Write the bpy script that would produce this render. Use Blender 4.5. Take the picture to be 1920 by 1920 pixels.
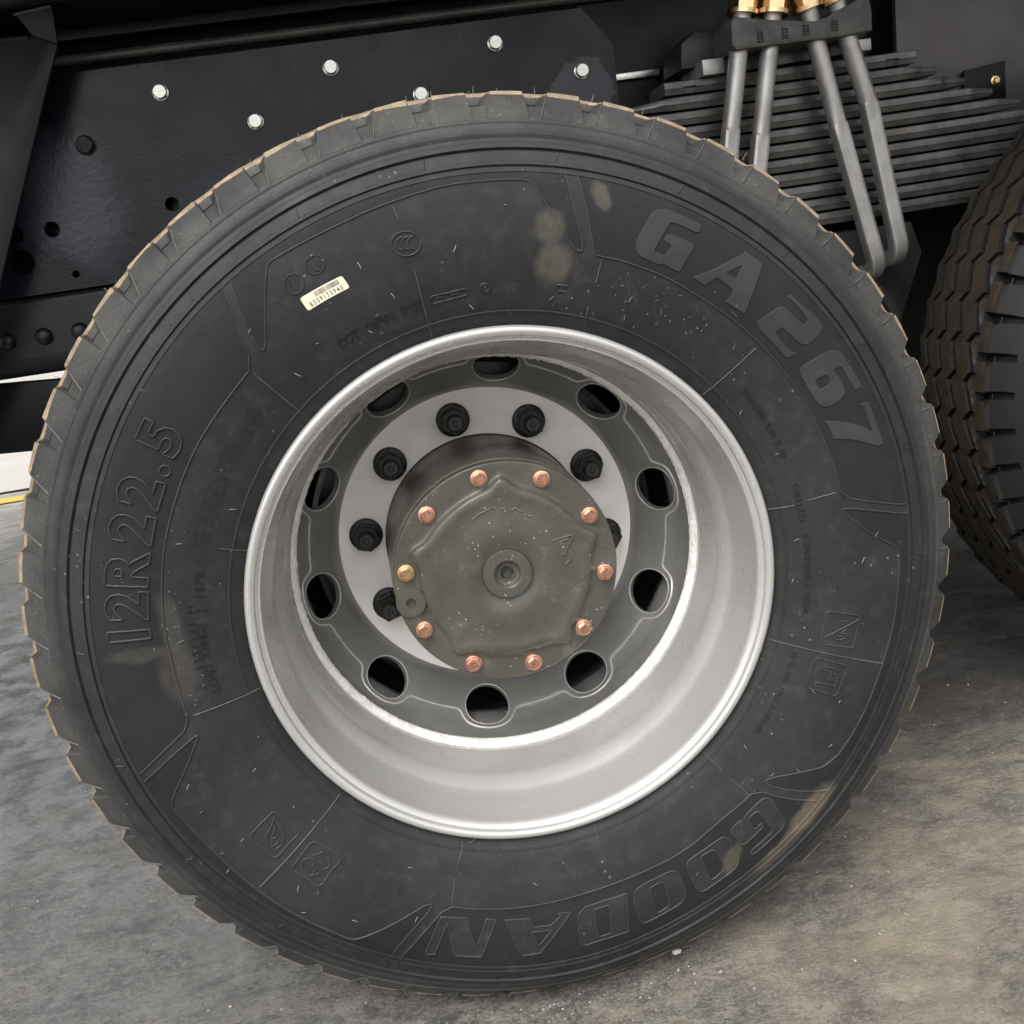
import bpy, bmesh, math, random
from mathutils import Vector, Matrix, noise
from mathutils.geometry import tessellate_polygon
R = math.radians
PI = math.pi
random.seed(7)
scene = bpy.context.scene
for o in list(bpy.data.objects):
    bpy.data.objects.remove(o)
col = scene.collection

# ------------------------------------------------------------ camera, light
AX = 0.5325                                   # axle height above the floor
cam_d = bpy.data.cameras.new('camera'); cam = bpy.data.objects.new('camera', cam_d); col.objects.link(cam)
yaw, pitch, roll = 0.11091444, 0.24514824, R(8.5)
fwd = Vector((math.sin(yaw)*math.cos(pitch), math.cos(yaw)*math.cos(pitch), -math.sin(pitch)))
rgt = Vector((math.cos(yaw), -math.sin(yaw), 0)); up = rgt.cross(fwd)
r2 = math.cos(roll)*rgt - math.sin(roll)*up; u2 = r2.cross(fwd)
m = Matrix.Identity(4)
for i in range(3):
    m[i][0] = r2[i]; m[i][1] = u2[i]; m[i][2] = -fwd[i]
m[0][3], m[1][3], m[2][3] = -0.1114, -1.0524, 0.3635+AX
cam.matrix_world = m
cam_d.sensor_width = 36; cam_d.lens = 36*1880/1920; cam_d.clip_end = 2000; cam_d.clip_start = 0.05
scene.camera = cam

SUN_EL, SUN_ROT = R(52), R(205)
world = bpy.data.worlds.new('World'); scene.world = world; world.use_nodes = True
wn = world.node_tree; wn.nodes.clear()
sky = wn.nodes.new('ShaderNodeTexSky'); sky.sky_type = 'NISHITA'; sky.sun_disc = False
sky.sun_elevation = SUN_EL; sky.sun_rotation = SUN_ROT; sky.dust_density = 5; sky.ozone_density = 1; sky.air_density = 1
hs = wn.nodes.new('ShaderNodeHueSaturation'); hs.inputs['Saturation'].default_value = 0.12
bg = wn.nodes.new('ShaderNodeBackground'); bg.inputs[1].default_value = 0.15
wo = wn.nodes.new('ShaderNodeOutputWorld')
wn.links.new(sky.outputs[0], hs.inputs['Color']); wb_ = wn.nodes.new('ShaderNodeMix'); wb_.data_type = 'RGBA'; wb_.blend_type = 'MULTIPLY'; wb_.inputs[0].default_value = 1; wb_.inputs[7].default_value = (1.0, .995, .985, 1)
wn.links.new(hs.outputs[0], wb_.inputs[6]); wn.links.new(wb_.outputs[2], bg.inputs[0]); wn.links.new(bg.outputs[0], wo.inputs[0])
sd = bpy.data.lights.new('sun', 'SUN'); sd.energy = 0.5; sd.angle = R(28.0); sd.color = (1, .95, .87)
sun = bpy.data.objects.new('sun', sd); col.objects.link(sun)
sdir = Vector((math.sin(SUN_ROT)*math.cos(SUN_EL), math.cos(SUN_ROT)*math.cos(SUN_EL), math.sin(SUN_EL)))
sun.rotation_euler = sdir.to_track_quat('Z', 'Y').to_euler(); sun.location = (0, 0, 12)
scene.view_settings.view_transform = 'Standard'; scene.view_settings.look = 'None'
scene.view_settings.gamma = 1.0; scene.view_settings.exposure = 0.85
scene.cycles.max_bounces = 8 if hasattr(scene, 'cycles') else 8

# ------------------------------------------------------------ helpers
def tag(o, label=None, cat=None, group=None, kind=None):
    if label: o['label'] = label
    if cat: o['category'] = cat
    if group: o['group'] = group
    if kind: o['kind'] = kind
    return o
def empty(name, loc=(0, 0, 0)):
    o = bpy.data.objects.new(name, None); o.location = loc; o.empty_display_size = .1; col.objects.link(o); return o
def obj(name, me, mat=None, parent=None, loc=(0, 0, 0), rot=None):
    o = bpy.data.objects.new(name, me); col.objects.link(o); o.location = loc
    if rot: o.rotation_euler = rot
    if parent: o.parent = parent
    if mat and not me.materials: me.materials.append(mat)
    return o
def mesh(name, v, f, smooth=True, angle=None):
    me = bpy.data.meshes.new(name); me.from_pydata(v, [], f); me.update()
    if smooth:
        me.polygons.foreach_set('use_smooth', [True]*len(me.polygons))
        if angle is not None:
            me.set_sharp_from_angle(angle=R(angle))
    return me
def frombm(name, bm, smooth=True, angle=35):
    me = bpy.data.meshes.new(name); bm.normal_update(); bm.to_mesh(me); bm.free()
    if smooth:
        me.polygons.foreach_set('use_smooth', [True]*len(me.polygons)); me.set_sharp_from_angle(angle=R(angle))
    return me
def revolve(name, prof, n=192, angle=40, phase=0.0, rfun=None, closed=False):
    """prof = [(radius, y)] turned about the Y axis"""
    v = []; f = []
    k = len(prof)
    for i in range(n):
        t = 2*PI*i/n+phase
        for (r, y) in prof:
            rr = rfun(r, y, t) if rfun else r
            v.append((rr*math.cos(t), y, rr*math.sin(t)))
    for i in range(n):
        j = (i+1) % n
        for q in range(k-1):
            f.append((i*k+q, i*k+q+1, j*k+q+1, j*k+q))
    return mesh(name, v, f, True, angle)
def box_bm(bm, c, s, bev=0.0, rot=None, seg=2):
    g = bmesh.ops.create_cube(bm, size=1.0)
    vs = g['verts']
    bmesh.ops.scale(bm, vec=s, verts=vs)
    if bev > 0:
        es = list({e for v_ in vs for e in v_.link_edges})
        r_ = bmesh.ops.bevel(bm, geom=es, offset=bev, segments=seg, affect='EDGES', profile=.5)
        vs = list({v_ for f_ in r_['faces'] for v_ in f_.verts} | {v_ for v_ in vs if v_.is_valid})
    if rot is not None:
        bmesh.ops.rotate(bm, cent=(0, 0, 0), matrix=rot, verts=vs)
    bmesh.ops.translate(bm, vec=c, verts=vs)
    return vs
def box(name, c, s, mat, parent=None, bev=.003, rot=None):
    bm = bmesh.new(); box_bm(bm, (0, 0, 0), s, bev, rot)
    return obj(name, frombm(name, bm), mat, parent, c)
def prism_me(name, pts, y0, y1, bev=.003, holes=()):
    """polygon in x,z extruded from y0 (front) to y1, optional round holes (x,z,r)"""
    bm = bmesh.new()
    loops = [[Vector((x, z, 0)) for x, z in pts]]
    for (hx, hz, hr) in holes:
        loops.append([Vector((hx+hr*math.cos(-2*PI*k/24), hz+hr*math.sin(-2*PI*k/24), 0)) for k in range(24)])
    flat = [p for l in loops for p in l]
    tris = tessellate_polygon(loops)
    vs = [bm.verts.new((p.x, y0, p.y)) for p in flat]
    for t in tris:
        try: bm.faces.new([vs[i] for i in t])
        except ValueError: pass
    bmesh.ops.dissolve_limit(bm, angle_limit=.01, verts=bm.verts[:], edges=bm.edges[:]) if not holes else None
    bmesh.ops.recalc_face_normals(bm, faces=bm.faces[:])
    bm.faces.ensure_lookup_table()
    if bm.faces[0].normal.y > 0: bmesh.ops.reverse_faces(bm, faces=bm.faces[:])
    be = [e for e in bm.edges if e.is_boundary]
    r_ = bmesh.ops.extrude_edge_only(bm, edges=be)
    nv = [g for g in r_['geom'] if isinstance(g, bmesh.types.BMVert)]
    bmesh.ops.translate(bm, vec=(0, y1-y0, 0), verts=nv)
    bmesh.ops.contextual_create(bm, geom=[g for g in r_['geom'] if isinstance(g, bmesh.types.BMEdge)]) if not holes else None
    if bev > 0:
        es = [e for e in bm.edges if all(abs(v_.co.y-y0) < 1e-6 for v_ in e.verts) and len(e.link_faces) == 2 and abs(e.link_faces[0].normal.dot(e.link_faces[1].normal)) < .5]
        bmesh.ops.bevel(bm, geom=es, offset=bev, segments=2, affect='EDGES', profile=.5, clamp_overlap=True)
    return frombm(name, bm, True, 40)
def tube_me(name, pts, rad, n=16, radf=None):
    """round bar along a polyline; rad may be a function giving the section [(u,w)] at each point"""
    P = [Vector(p) for p in pts]; v = []; f = []
    side = None
    for i, p in enumerate(P):
        d = (P[min(i+1, len(P)-1)]-P[max(i-1, 0)]).normalized()
        if side is None:
            side = d.cross(Vector((0, 1, 0)));
            if side.length < .1: side = d.cross(Vector((1, 0, 0)))
            side.normalize()
        side = (side-d*side.dot(d)).normalized(); up_ = d.cross(side).normalized()
        sec = radf(i) if radf else [(rad*math.cos(2*PI*k/n), rad*math.sin(2*PI*k/n)) for k in range(n)]
        for (a, b) in sec: v.append(p+side*a+up_*b)
    for i in range(len(P)-1):
        for k in range(n):
            f.append((i*n+k, i*n+(k+1) % n, (i+1)*n+(k+1) % n, (i+1)*n+k))
    f.append(tuple(range(n-1, -1, -1))); f.append(tuple((len(P)-1)*n+k for k in range(n)))
    return mesh(name, v, f, True, 40)
def lathe_hex(bm, rad, y0, y1, ch=.0012, n=6, ph=0.0, cx=0, cz=0):
    """hexagon prism along Y with a chamfered front (front is y0, the smaller y)"""
    rings = []
    for (rr, y) in ((rad, y1), (rad, y0+ch), (rad-ch, y0)):
        rings.append([bm.verts.new((cx+rr*math.cos(2*PI*k/n+ph), y, cz+rr*math.sin(2*PI*k/n+ph))) for k in range(n)])
    for a, b in zip(rings, rings[1:]):
        for k in range(n): bm.faces.new((a[k], a[(k+1) % n], b[(k+1) % n], b[k]))
    bm.faces.new(rings[-1])
def lathe(bm, prof, n=24, cap=True, cx=0, cz=0):
    rings = [[bm.verts.new((cx+r_*math.cos(2*PI*k/n), y, cz+r_*math.sin(2*PI*k/n))) for k in range(n)] for r_, y in prof]
    for a, b in zip(rings, rings[1:]):
        for k in range(n): bm.faces.new((a[k], a[(k+1) % n], b[(k+1) % n], b[k]))
    if cap: bm.faces.new(rings[-1])

# ------------------------------------------------------------ materials
class NT:
    def __init__(s, name):
        s.m = bpy.data.materials.new(name); s.m.use_nodes = True; s.t = s.m.node_tree; s.t.nodes.clear()
        s.out = s.n('ShaderNodeOutputMaterial'); s.b = s.n('ShaderNodeBsdfPrincipled'); s.l(s.b.outputs[0], s.out.inputs[0])
        s.tc = s.n('ShaderNodeTexCoord')
    def n(s, k, **kw):
        x = s.t.nodes.new(k)
        for a, b in kw.items(): setattr(x, a, b)
        return x
    def l(s, a, b): s.t.links.new(a, b)
    def put(s, sock, v):
        if hasattr(v, 'is_linked') or hasattr(v, 'links'): s.l(v, sock)
        else:
            if isinstance(v, (tuple, list)) and len(v) == 3 and sock.type == 'RGBA': v = (*v, 1)
            sock.default_value = v
    def noise(s, scale, detail=4, rough=.55, vec=None, dist=0.0, stretch=None):
        x = s.n('ShaderNodeTexNoise'); x.inputs['Scale'].default_value = scale; x.inputs['Detail'].default_value = detail
        x.inputs['Roughness'].default_value = rough; x.inputs['Distortion'].default_value = dist
        src = vec or s.tc.outputs['Object']
        if stretch:
            mp = s.n('ShaderNodeMapping'); mp.inputs['Scale'].default_value = stretch[0]; mp.inputs['Rotation'].default_value = stretch[1]
            s.l(src, mp.inputs[0]); src = mp.outputs[0]
        s.l(src, x.inputs['Vector']); return x.outputs['Fac']
    def vor(s, scale, vec=None, feature='F1'):
        x = s.n('ShaderNodeTexVoronoi'); x.feature = feature; x.inputs['Scale'].default_value = scale
        s.l(vec or s.tc.outputs['Object'], x.inputs['Vector']); return x.outputs['Distance']
    def ramp(s, v, lo, hi, a=0.0, b=1.0):
        x = s.n('ShaderNodeMapRange'); x.interpolation_type = 'SMOOTHSTEP'
        s.put(x.inputs[0], v); x.inputs[1].default_value = lo; x.inputs[2].default_value = hi
        x.inputs[3].default_value = a; x.inputs[4].default_value = b; return x.outputs[0]
    def math(s, op, a, b=0.0, c=None):
        x = s.n('ShaderNodeMath', operation=op); s.put(x.inputs[0], a); s.put(x.inputs[1], b)
        if c is not None: s.put(x.inputs[2], c)
        return x.outputs[0]
    def mix(s, f, a, b, mode='MIX'):
        x = s.n('ShaderNodeMix', data_type='RGBA', blend_type=mode)
        s.put(x.inputs[0], f); s.put(x.inputs[6], a); s.put(x.inputs[7], b); return x.outputs[2]
    def bump(s, h, strength, dist=.001, prev=None):
        x = s.n('ShaderNodeBump'); x.inputs['Strength'].default_value = strength; x.inputs['Distance'].default_value = dist
        s.put(x.inputs['Height'], h)
        if prev is not None: s.l(prev, x.inputs['Normal'])
        return x.outputs[0]
    def done(s, color=None, rough=None, metal=None, normal=None, coat=None, spec=None):
        for k, v in (('Base Color', color), ('Roughness', rough), ('Metallic', metal), ('Normal', normal), ('Coat Weight', coat), ('Specular IOR Level', spec)):
            if v is not None: s.put(s.b.inputs[k], v)
        return s.m
def radius(n):
    sp = n.n('ShaderNodeSeparateXYZ'); n.l(n.tc.outputs['Object'], sp.inputs[0])
    return n.math('SQRT', n.math('ADD', n.math('MULTIPLY', sp.outputs[0], sp.outputs[0]), n.math('MULTIPLY', sp.outputs[2], sp.outputs[2]))), sp

def rubber(name, base, dust=1.0, stains=(), tread=(.20, .15, .10), rough=.6, tread_edge=.5290, bead=False, tread_fac=1.0, face=False):
    n = NT(name); rr, sp = radius(n)
    c = n.mix(n.ramp(n.noise(6, 6, .65), .35, .65), tuple(x*.86 for x in base), tuple(x*1.28 for x in base))
    c = n.mix(n.math('MULTIPLY', n.ramp(n.noise(55, 5, .7), .48, .75), .30*dust), c, (.075, .071, .064))
    # dust on the outer shoulder
    sh = n.math('MULTIPLY', n.ramp(rr, .475, .51), n.ramp(n.noise(7, 4, .6), .25, .65))
    c = n.mix(n.math('MULTIPLY', sh, .60*dust), c, (.088, .086, .080))
    fine = n.ramp(n.noise(420, 2, .5), .6, .75)
    c = n.mix(n.math('MULTIPLY', n.math('MULTIPLY', fine, sh), .5*dust), c, (.26, .24, .21))
    # specks
    v = n.vor(95); spk = n.math('MULTIPLY', n.ramp(v, .16, .10), n.ramp(n.noise(13, 3), .56, .66))
    c = n.mix(n.math('MULTIPLY', spk, .4*dust), c, (.30, .29, .26))
    rough_add = 0.0
    for (th, r_, rad, colr, amt, st) in stains:
        mp = n.n('ShaderNodeMapping'); mp.vector_type = 'TEXTURE'
        mp.inputs['Location'].default_value = (r_*math.cos(R(th)), 0, r_*math.sin(R(th)))
        mp.inputs['Rotation'].default_value = (0, R(st[2]), 0); mp.inputs['Scale'].default_value = (st[0], 1, st[1])
        nz = n.n('ShaderNodeTexNoise'); nz.inputs['Scale'].default_value = 45; nz.inputs['Detail'].default_value = 5
        n.l(n.tc.outputs['Object'], nz.inputs['Vector'])
        va = n.n('ShaderNodeVectorMath', operation='MULTIPLY_ADD'); n.l(nz.outputs['Color'], va.inputs[0]); va.inputs[1].default_value = (.012, 0, .012)
        n.l(n.tc.outputs['Object'], va.inputs[2]); n.l(va.outputs[0], mp.inputs[0])
        s2 = n.n('ShaderNodeSeparateXYZ'); n.l(mp.outputs[0], s2.inputs[0])
        d = n.math('SQRT', n.math('ADD', n.math('POWER', n.math('ABSOLUTE', s2.outputs[0]), 2), n.math('POWER', n.math('ABSOLUTE', s2.outputs[2]), 2)))
        c = n.mix(n.math('MULTIPLY', n.ramp(d, rad*1.5, rad*.75), n.math('MULTIPLY', n.ramp(n.noise(120, 5, .7), .25, .65, .6, 1.0), amt)), c, colr)
    # trodden tread surface
    te = n.ramp(n.math('ADD', rr, n.math('MULTIPLY', n.math('SUBTRACT', n.noise(38, 4, .7), .5), .0045)), tread_edge, tread_edge+.0012)
    if tread_fac < 1 or face:
        gm = n.n('ShaderNodeVectorMath', operation='DOT_PRODUCT'); cmb = n.n('ShaderNodeCombineXYZ'); n.l(sp.outputs[0], cmb.inputs[0]); n.l(sp.outputs[2], cmb.inputs[2])
        nrm = n.n('ShaderNodeVectorMath', operation='NORMALIZE'); n.l(cmb.outputs[0], nrm.inputs[0]); n.l(nrm.outputs[0], gm.inputs[0]); n.l(n.tc.outputs['Normal'], gm.inputs[1])
        te = n.math('MULTIPLY', te, n.ramp(gm.outputs['Value'], .72, .92))
    tcol = n.mix(n.ramp(n.noise(60, 5, .7), .35, .7), tread, tuple(min(1, x*1.9) for x in tread))
    c = n.mix(n.math('MULTIPLY', te, tread_fac), c, tcol)
    b = n.bump(n.noise(900, 2, .5), .12, .0006)
    b = n.bump(n.noise(120, 4, .6), .15, .001, b)
    return n.done(c, n.ramp(n.noise(20, 4), .2, .8, rough-.07, rough+.08), 0.0, b, spec=.35)

def simple(name, base, rough=.5, metal=0.0, var=.25, scale=40, bump=.1, bscale=300, coat=0.0, dirt=None, dirt_amt=.3, dist=.0006, spec=.5):
    n = NT(name)
    c = n.mix(n.ramp(n.noise(scale, 5, .6), .3, .7), tuple(x*(1-var) for x in base), tuple(min(1, x*(1+var)) for x in base))
    if dirt: c = n.mix(n.math('MULTIPLY', n.ramp(n.noise(scale*.35, 6, .7), .5, .72), dirt_amt), c, dirt)
    b = n.bump(n.noise(bscale, 3, .6), bump, dist)
    return n.done(c, n.ramp(n.noise(scale*1.7, 4), .2, .8, max(.03, rough-.08), rough+.08), metal, b, coat=coat, spec=spec)

DUST = (.30, .23, .15)
STAINS = [(77.1, .405, .013, (.17, .15, .115), .34, (1, 1.1, 0)), (75.8, .370, .016, (.17, .15, .115), .38, (1, 1.1, 20)), (70.6, .4416, .009, (.17, .145, .11), .4, (.8, 1.4, -20)),
          (-45.2, .4478, .022, (.19, .155, .11), .55, (1.5, .55, -45)), (-52, .455, .03, (.17, .14, .10), .4, (1.7, .3, -38)), (-59.8, .4176, .012, (.15, .13, .09), .35, (.7, 1.4, 30)),
          (171.8, .366, .02, (.12, .11, .09), .28, (1.4, .5, 85)), (-179.5, .366, .02, (.115, .10, .085), .25, (.8, 1.3, 0)), (176, .40, .018, (.11, .10, .085), .25, (1.6, .4, 5))]
M = {}
M['rubber'] = rubber('tyre_rubber', (.0170, .0180, .0195), 1.0, STAINS, tread=(.20, .15, .10), tread_edge=.5299)
M['rubber_panel'] = rubber('panel_rubber', (.0105, .0110, .0120), .3, STAINS, rough=.66)
M['rubber_letter'] = rubber('letter_rubber', (.0300, .0305, .0310), .9, STAINS, rough=.52)
M['rubber_rear'] = rubber('rear_tyre_rubber', (.007, .007, .0075), .05, (), tread=(.026, .0205, .0145), tread_edge=.5400, face=True)
M['rubber_ink'] = simple('text_rubber', (.0155, .0155, .016), .62)
M['rubber_mark'] = simple('dark_text_rubber', (.0050, .0050, .0055), .7)
M['flash'] = simple('rubber_flash', (.255, .20, .135), .8, 0, .3, 60)
M['hair'] = simple('hair_rubber', (.20, .195, .185), .5)
M['silver'] = simple('silver_paint', (.555, .55, .54), .27, .5, .03, 7, .015, 160)
M['disc'] = simple('disc_paint', (.25, .248, .24), .34, .3, .10, 9, .06, 500, dirt=(.16, .15, .14), dirt_amt=.3)
M['ring'] = simple('machined_ring', (.93, .895, .87), .5, 0, .06, 14, .08, 500, dirt=(.36, .33, .30), dirt_amt=.2)
M['edge'] = simple('plate_edge_highlight', (.55, .54, .52), .4, .3, .1, 60, .1, 300)  # brighter than the disc, to paint in the glint along its edges
M['nut'] = simple('black_nut', (.012, .012, .012), .42, .2, .3, 60, .2, 400)
M['stud'] = simple('stud_end', (.035, .035, .036), .4, .4, .3, 90, .2, 500)
M['brass'] = simple('zinc_yellow_bolt', (.80, .57, .32), .26, 1.0, .10, 90, .03, 600)
M['copper'] = simple('zinc_pink_bolt', (.86, .50, .37), .26, 1.0, .10, 90, .03, 600)
M['zinc'] = simple('zinc_bolt', (.62, .64, .60), .3, .9, .1, 90, .1, 500)
M['frame'] = simple('black_frame_paint', (.0065, .008, .0105), .24, 0, .3, 8, .25, 200, coat=0, spec=.14, dirt=(.03, .03, .03), dirt_amt=.4)
def plate_paint():
    n = NT('plate_paint'); sx = n.n('ShaderNodeSeparateXYZ'); n.l(n.tc.outputs['Object'], sx.inputs[0]); X, Z_ = sx.outputs[0], sx.outputs[2]
    wob = n.math('MULTIPLY', n.math('SUBTRACT', n.noise(11, 6, .65), .5), 1.3)
    def blob(cx, cz, rx, rz):
        dx = n.math('POWER', n.math('ABSOLUTE', n.math('DIVIDE', n.math('SUBTRACT', X, cx), rx)), 2); dz = n.math('POWER', n.math('ABSOLUTE', n.math('DIVIDE', n.math('SUBTRACT', Z_, cz), rz)), 2)
        return n.math('ADD', n.math('SQRT', n.math('ADD', dx, dz)), wob)
    c = n.mix(n.ramp(n.noise(7, 6, .6), .35, .65), (.0055, .0075, .0115), (.010, .0130, .0185))
    mk = n.ramp(blob(.335, 1.165, .055, .05), 1.1, 1.0)     # flaked patch round the last bolt
    c = n.mix(n.math('MULTIPLY', mk, .8), c, (.075, .075, .095))
    m2 = n.ramp(blob(-.57, 1.10, .085, .12), 1.25, .5); m3 = n.ramp(blob(-.27, 1.06, .11, .07), 1.3, .4)   # sky reflections painted in as grey-blue patches
    c = n.mix(n.math('MULTIPLY', m2, .85), c, (.072, .080, .105)); c = n.mix(n.math('MULTIPLY', m3, .8), c, (.040, .046, .072))
    ds = n.math('MULTIPLY', n.ramp(n.noise(30, 7, .75), .6, .72), .35); c = n.mix(ds, c, (.07, .065, .058))
    bb = n.bump(n.noise(190, 4, .65), .3, .0012); bb = n.bump(n.math('MULTIPLY', m2, n.noise(90, 4, .6)), .5, .003, bb)
    return n.done(c, n.ramp(n.noise(5, 5), .3, .7, .12, .34), 0, bb, spec=.26)
M['plate'] = plate_paint()
M['rail_sheen'] = simple('rail_sheen_paint', (.060, .055, .050), .38, 0, .3, 12, .2, 150)  # lighter paint standing in for the reflection along the rail top
M['bracket'] = simple('matte_bracket_paint', (.0085, .0115, .012), .42, 0, .2, 8, .12, 300, spec=.3)
M['dark'] = simple('dark_casting', (.015, .015, .015), .5, 0, .4, 14, .4, 90, dist=.002)
M['spring'] = simple('spring_steel', (.094, .093, .090), .34, .4, .4, 22, .3, 140, dirt=(.09, .07, .055), dirt_amt=.45)
M['cast'] = simple('grey_casting', (.085, .082, .078), .5, .2, .25, 30, .8, 130, dist=.002)
M['ubolt'] = simple('ubolt_steel', (.40, .392, .385), .38, .65, .12, 30, .12, 400, dirt=(.16, .15, .14), dirt_amt=.35)
M['mauve'] = simple('worn_frame_paint', (.050, .040, .042), .4, 0, .35, 7, .15, 200, coat=.1, dirt=(.09, .05, .045), dirt_amt=.35)
M['weld'] = simple('white_sealant', (.88, .86, .82), .5, 0, .12, 60, 1.0, 160, dist=.003)
M['grime'] = simple('drum_black', (.022, .022, .023), .3, .3, .3, 20)
M['shade_bed'] = simple('shade_body_paint', (.05, .10, .16), .4, 0, .2, 4)

def hub_paint():
    n = NT('olive_grey_hub_paint'); rr, sp = radius(n)
    c = n.mix(n.ramp(n.noise(16, 5, .6), .3, .7), (.060, .059, .048), (.082, .080, .065))
    c = n.mix(n.math('MULTIPLY', n.ramp(n.noise(26, 6, .7), .55, .72), .45), c, (.20, .165, .125))
    v = n.vor(130); c = n.mix(n.math('MULTIPLY', n.math('MULTIPLY', n.ramp(v, .15, .08), n.ramp(n.noise(18, 3), .45, .6)), .8), c, (.55, .54, .47))
    # grease darkened band on the barrel behind the cover
    c = n.mix(n.math('MULTIPLY', n.math('MULTIPLY', n.ramp(sp.outputs[1], .125, .17), n.ramp(n.noise(14, 6, .7, stretch=((1, .25, 1), (0, 0, 0))), .45, .7)), .35), c, (.085, .068, .052))
    b = n.bump(n.noise(140, 5, .7), .4, .0009)
    b = n.bump(n.noise(24, 4, .6), .25, .003, b)
    return n.done(c, n.ramp(n.noise(22, 4), .25, .75, .25, .48), 0.0, b, coat=.15)
M['hub'] = hub_paint()
M['barrel'] = simple('hub_barrel_paint', (.150, .132, .108), .42, 0, .25, 14, .3, 120, dirt=(.06, .05, .04), dirt_amt=.5)
M['seam'] = simple('seam_rubber', (.085, .083, .078), .5)

def ground_mat():
    n = NT('worn_concrete')
    a = n.noise(1.3, 7, .62, dist=.5, stretch=((1, 1.4, 1), (0, 0, R(12))))
    b_ = n.noise(6.5, 8, .70, dist=.5, stretch=((1, 1.5, 1), (0, 0, R(-8))))
    c_ = n.noise(42, 7, .74, dist=.3, stretch=((1, 1.5, 1), (0, 0, R(6))))
    d_ = n.noise(230, 5, .75)
    c = n.mix(n.ramp(a, .38, .62), (.20, .20, .195), (.37, .325, .262))
    c = n.mix(n.math('MULTIPLY', n.ramp(b_, .53, .64), .7), c, (.52, .45, .35))
    c = n.mix(n.math('MULTIPLY', n.ramp(b_, .45, .34), .7), c, (.115, .128, .14))
    c = n.mix(n.math('MULTIPLY', n.ramp(c_, .53, .60), .55), c, (.41, .385, .34))
    c = n.mix(n.math('MULTIPLY', n.ramp(c_, .47, .40), .65), c, (.085, .080, .070))
    e_ = n.noise(105, 6, .8, dist=.4, stretch=((1, 1.6, 1), (0, 0, R(8))))
    c = n.mix(n.math('MULTIPLY', n.ramp(e_, .54, .60), .55), c, (.50, .47, .41))
    c = n.mix(n.math('MULTIPLY', n.ramp(e_, .46, .40), .6), c, (.070, .064, .056))
    c = n.mix(n.math('MULTIPLY', n.ramp(d_, .54, .60), .6), c, (.56, .535, .49))
    c = n.mix(n.math('MULTIPLY', n.ramp(d_, .46, .40), .65), c, (.075, .07, .062))
    f_ = n.noise(17, 9, .74, dist=.5, stretch=((1, 1.7, 1), (0, 0, R(-10))))
    c = n.mix(n.math('MULTIPLY', n.ramp(f_, .46, .41), .60), c, (.070, .066, .060))
    c = n.mix(n.math('MULTIPLY', n.ramp(f_, .555, .60), .6), c, (.54, .495, .42))
    st = n.noise(3.1, 5, .6, dist=1.4)
    c = n.mix(n.math('MULTIPLY', n.ramp(st, .63, .72), .55), c, (.10, .062, .048))
    sx = n.n('ShaderNodeSeparateXYZ'); n.l(n.tc.outputs['Object'], sx.inputs[0]); X, Y_ = sx.outputs[0], sx.outputs[1]
    wob = n.math('MULTIPLY', n.math('SUBTRACT', n.noise(4.5, 6, .65), .5), .55)
    def blob(cx, cy, rx, ry):
        dx = n.math('POWER', n.math('ABSOLUTE', n.math('DIVIDE', n.math('SUBTRACT', X, cx), rx)), 2); dy = n.math('POWER', n.math('ABSOLUTE', n.math('DIVIDE', n.math('SUBTRACT', Y_, cy), ry)), 2)
        return n.math('ADD', n.math('SQRT', n.math('ADD', dx, dy)), wob)
    pale = n.ramp(n.math('ADD', Y_, n.math('MULTIPLY', wob, 3.0)), 0.9, 2.2)     # bright daylight beyond the truck painted in as a paler slab
    c = n.mix(n.math('MULTIPLY', pale, .85), c, n.mix(n.ramp(b_, .4, .6), (.44, .42, .39), (.72, .68, .62)))
    under_shade = n.ramp(blob(1.05, .85, .75, .62), 1.1, .55)      # shade under the truck painted into the slab between the axles
    c = n.mix(n.math('MULTIPLY', under_shade, .82), c, (.022, .018, .017))
    damp = n.math('MULTIPLY', n.ramp(blob(-1.10, .95, 1.10, 1.8), 1.15, .7), n.ramp(n.noise(2.6, 6, .65), .33, .50))      # damp patch left of the wheel
    c = n.mix(n.math('MULTIPLY', damp, n.math('SUBTRACT', .42, n.math('MULTIPLY', pale, .40))), c, (.230, .265, .305))
    rust = n.ramp(blob(.36, -.02, .10, .05), 1.1, .3); c = n.mix(n.math('MULTIPLY', rust, .35), c, (.34, .27, .17))
    # faint printed tyre marks
    wv = n.n('ShaderNodeTexWave'); wv.wave_type = 'BANDS'; wv.inputs['Scale'].default_value = 7.5; wv.inputs['Distortion'].default_value = 2.2; wv.inputs['Detail'].default_value = 3
    mp = n.n('ShaderNodeMapping'); mp.inputs['Rotation'].default_value = (0, 0, R(35)); n.l(n.tc.outputs['Object'], mp.inputs[0]); n.l(mp.outputs[0], wv.inputs['Vector'])
    mk = n.math('MULTIPLY', n.ramp(wv.outputs['Fac'], .62, .8), n.math('MULTIPLY', n.ramp(blob(.75, -.02, .55, .16), 1.1, .7), n.ramp(b_, .42, .56)))
    c = n.mix(n.math('MULTIPLY', mk, .18), c, (.11, .105, .095))
    v = n.vor(46); c = n.mix(n.math('MULTIPLY', n.math('MULTIPLY', n.ramp(v, .10, .06), n.ramp(b_, .5, .6)), .45), c, (.50, .48, .44))
    cr = n.vor(2.3, feature='DISTANCE_TO_EDGE')
    bmp = n.bump(b_, .9, .022)
    bmp = n.bump(f_, 1.0, .016, bmp)
    bmp = n.bump(n.noise(60, 9, .78, dist=.6, stretch=((1, 1.9, 1), (0, 0, R(10)))), 1.0, .0125, bmp)
    bmp = n.bump(d_, 1.0, .0030, bmp)
    rg = n.ramp(n.math('ADD', n.math('MULTIPLY', b_, .6), n.math('MULTIPLY', c_, .4)), .42, .58, .50, .85)
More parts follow.
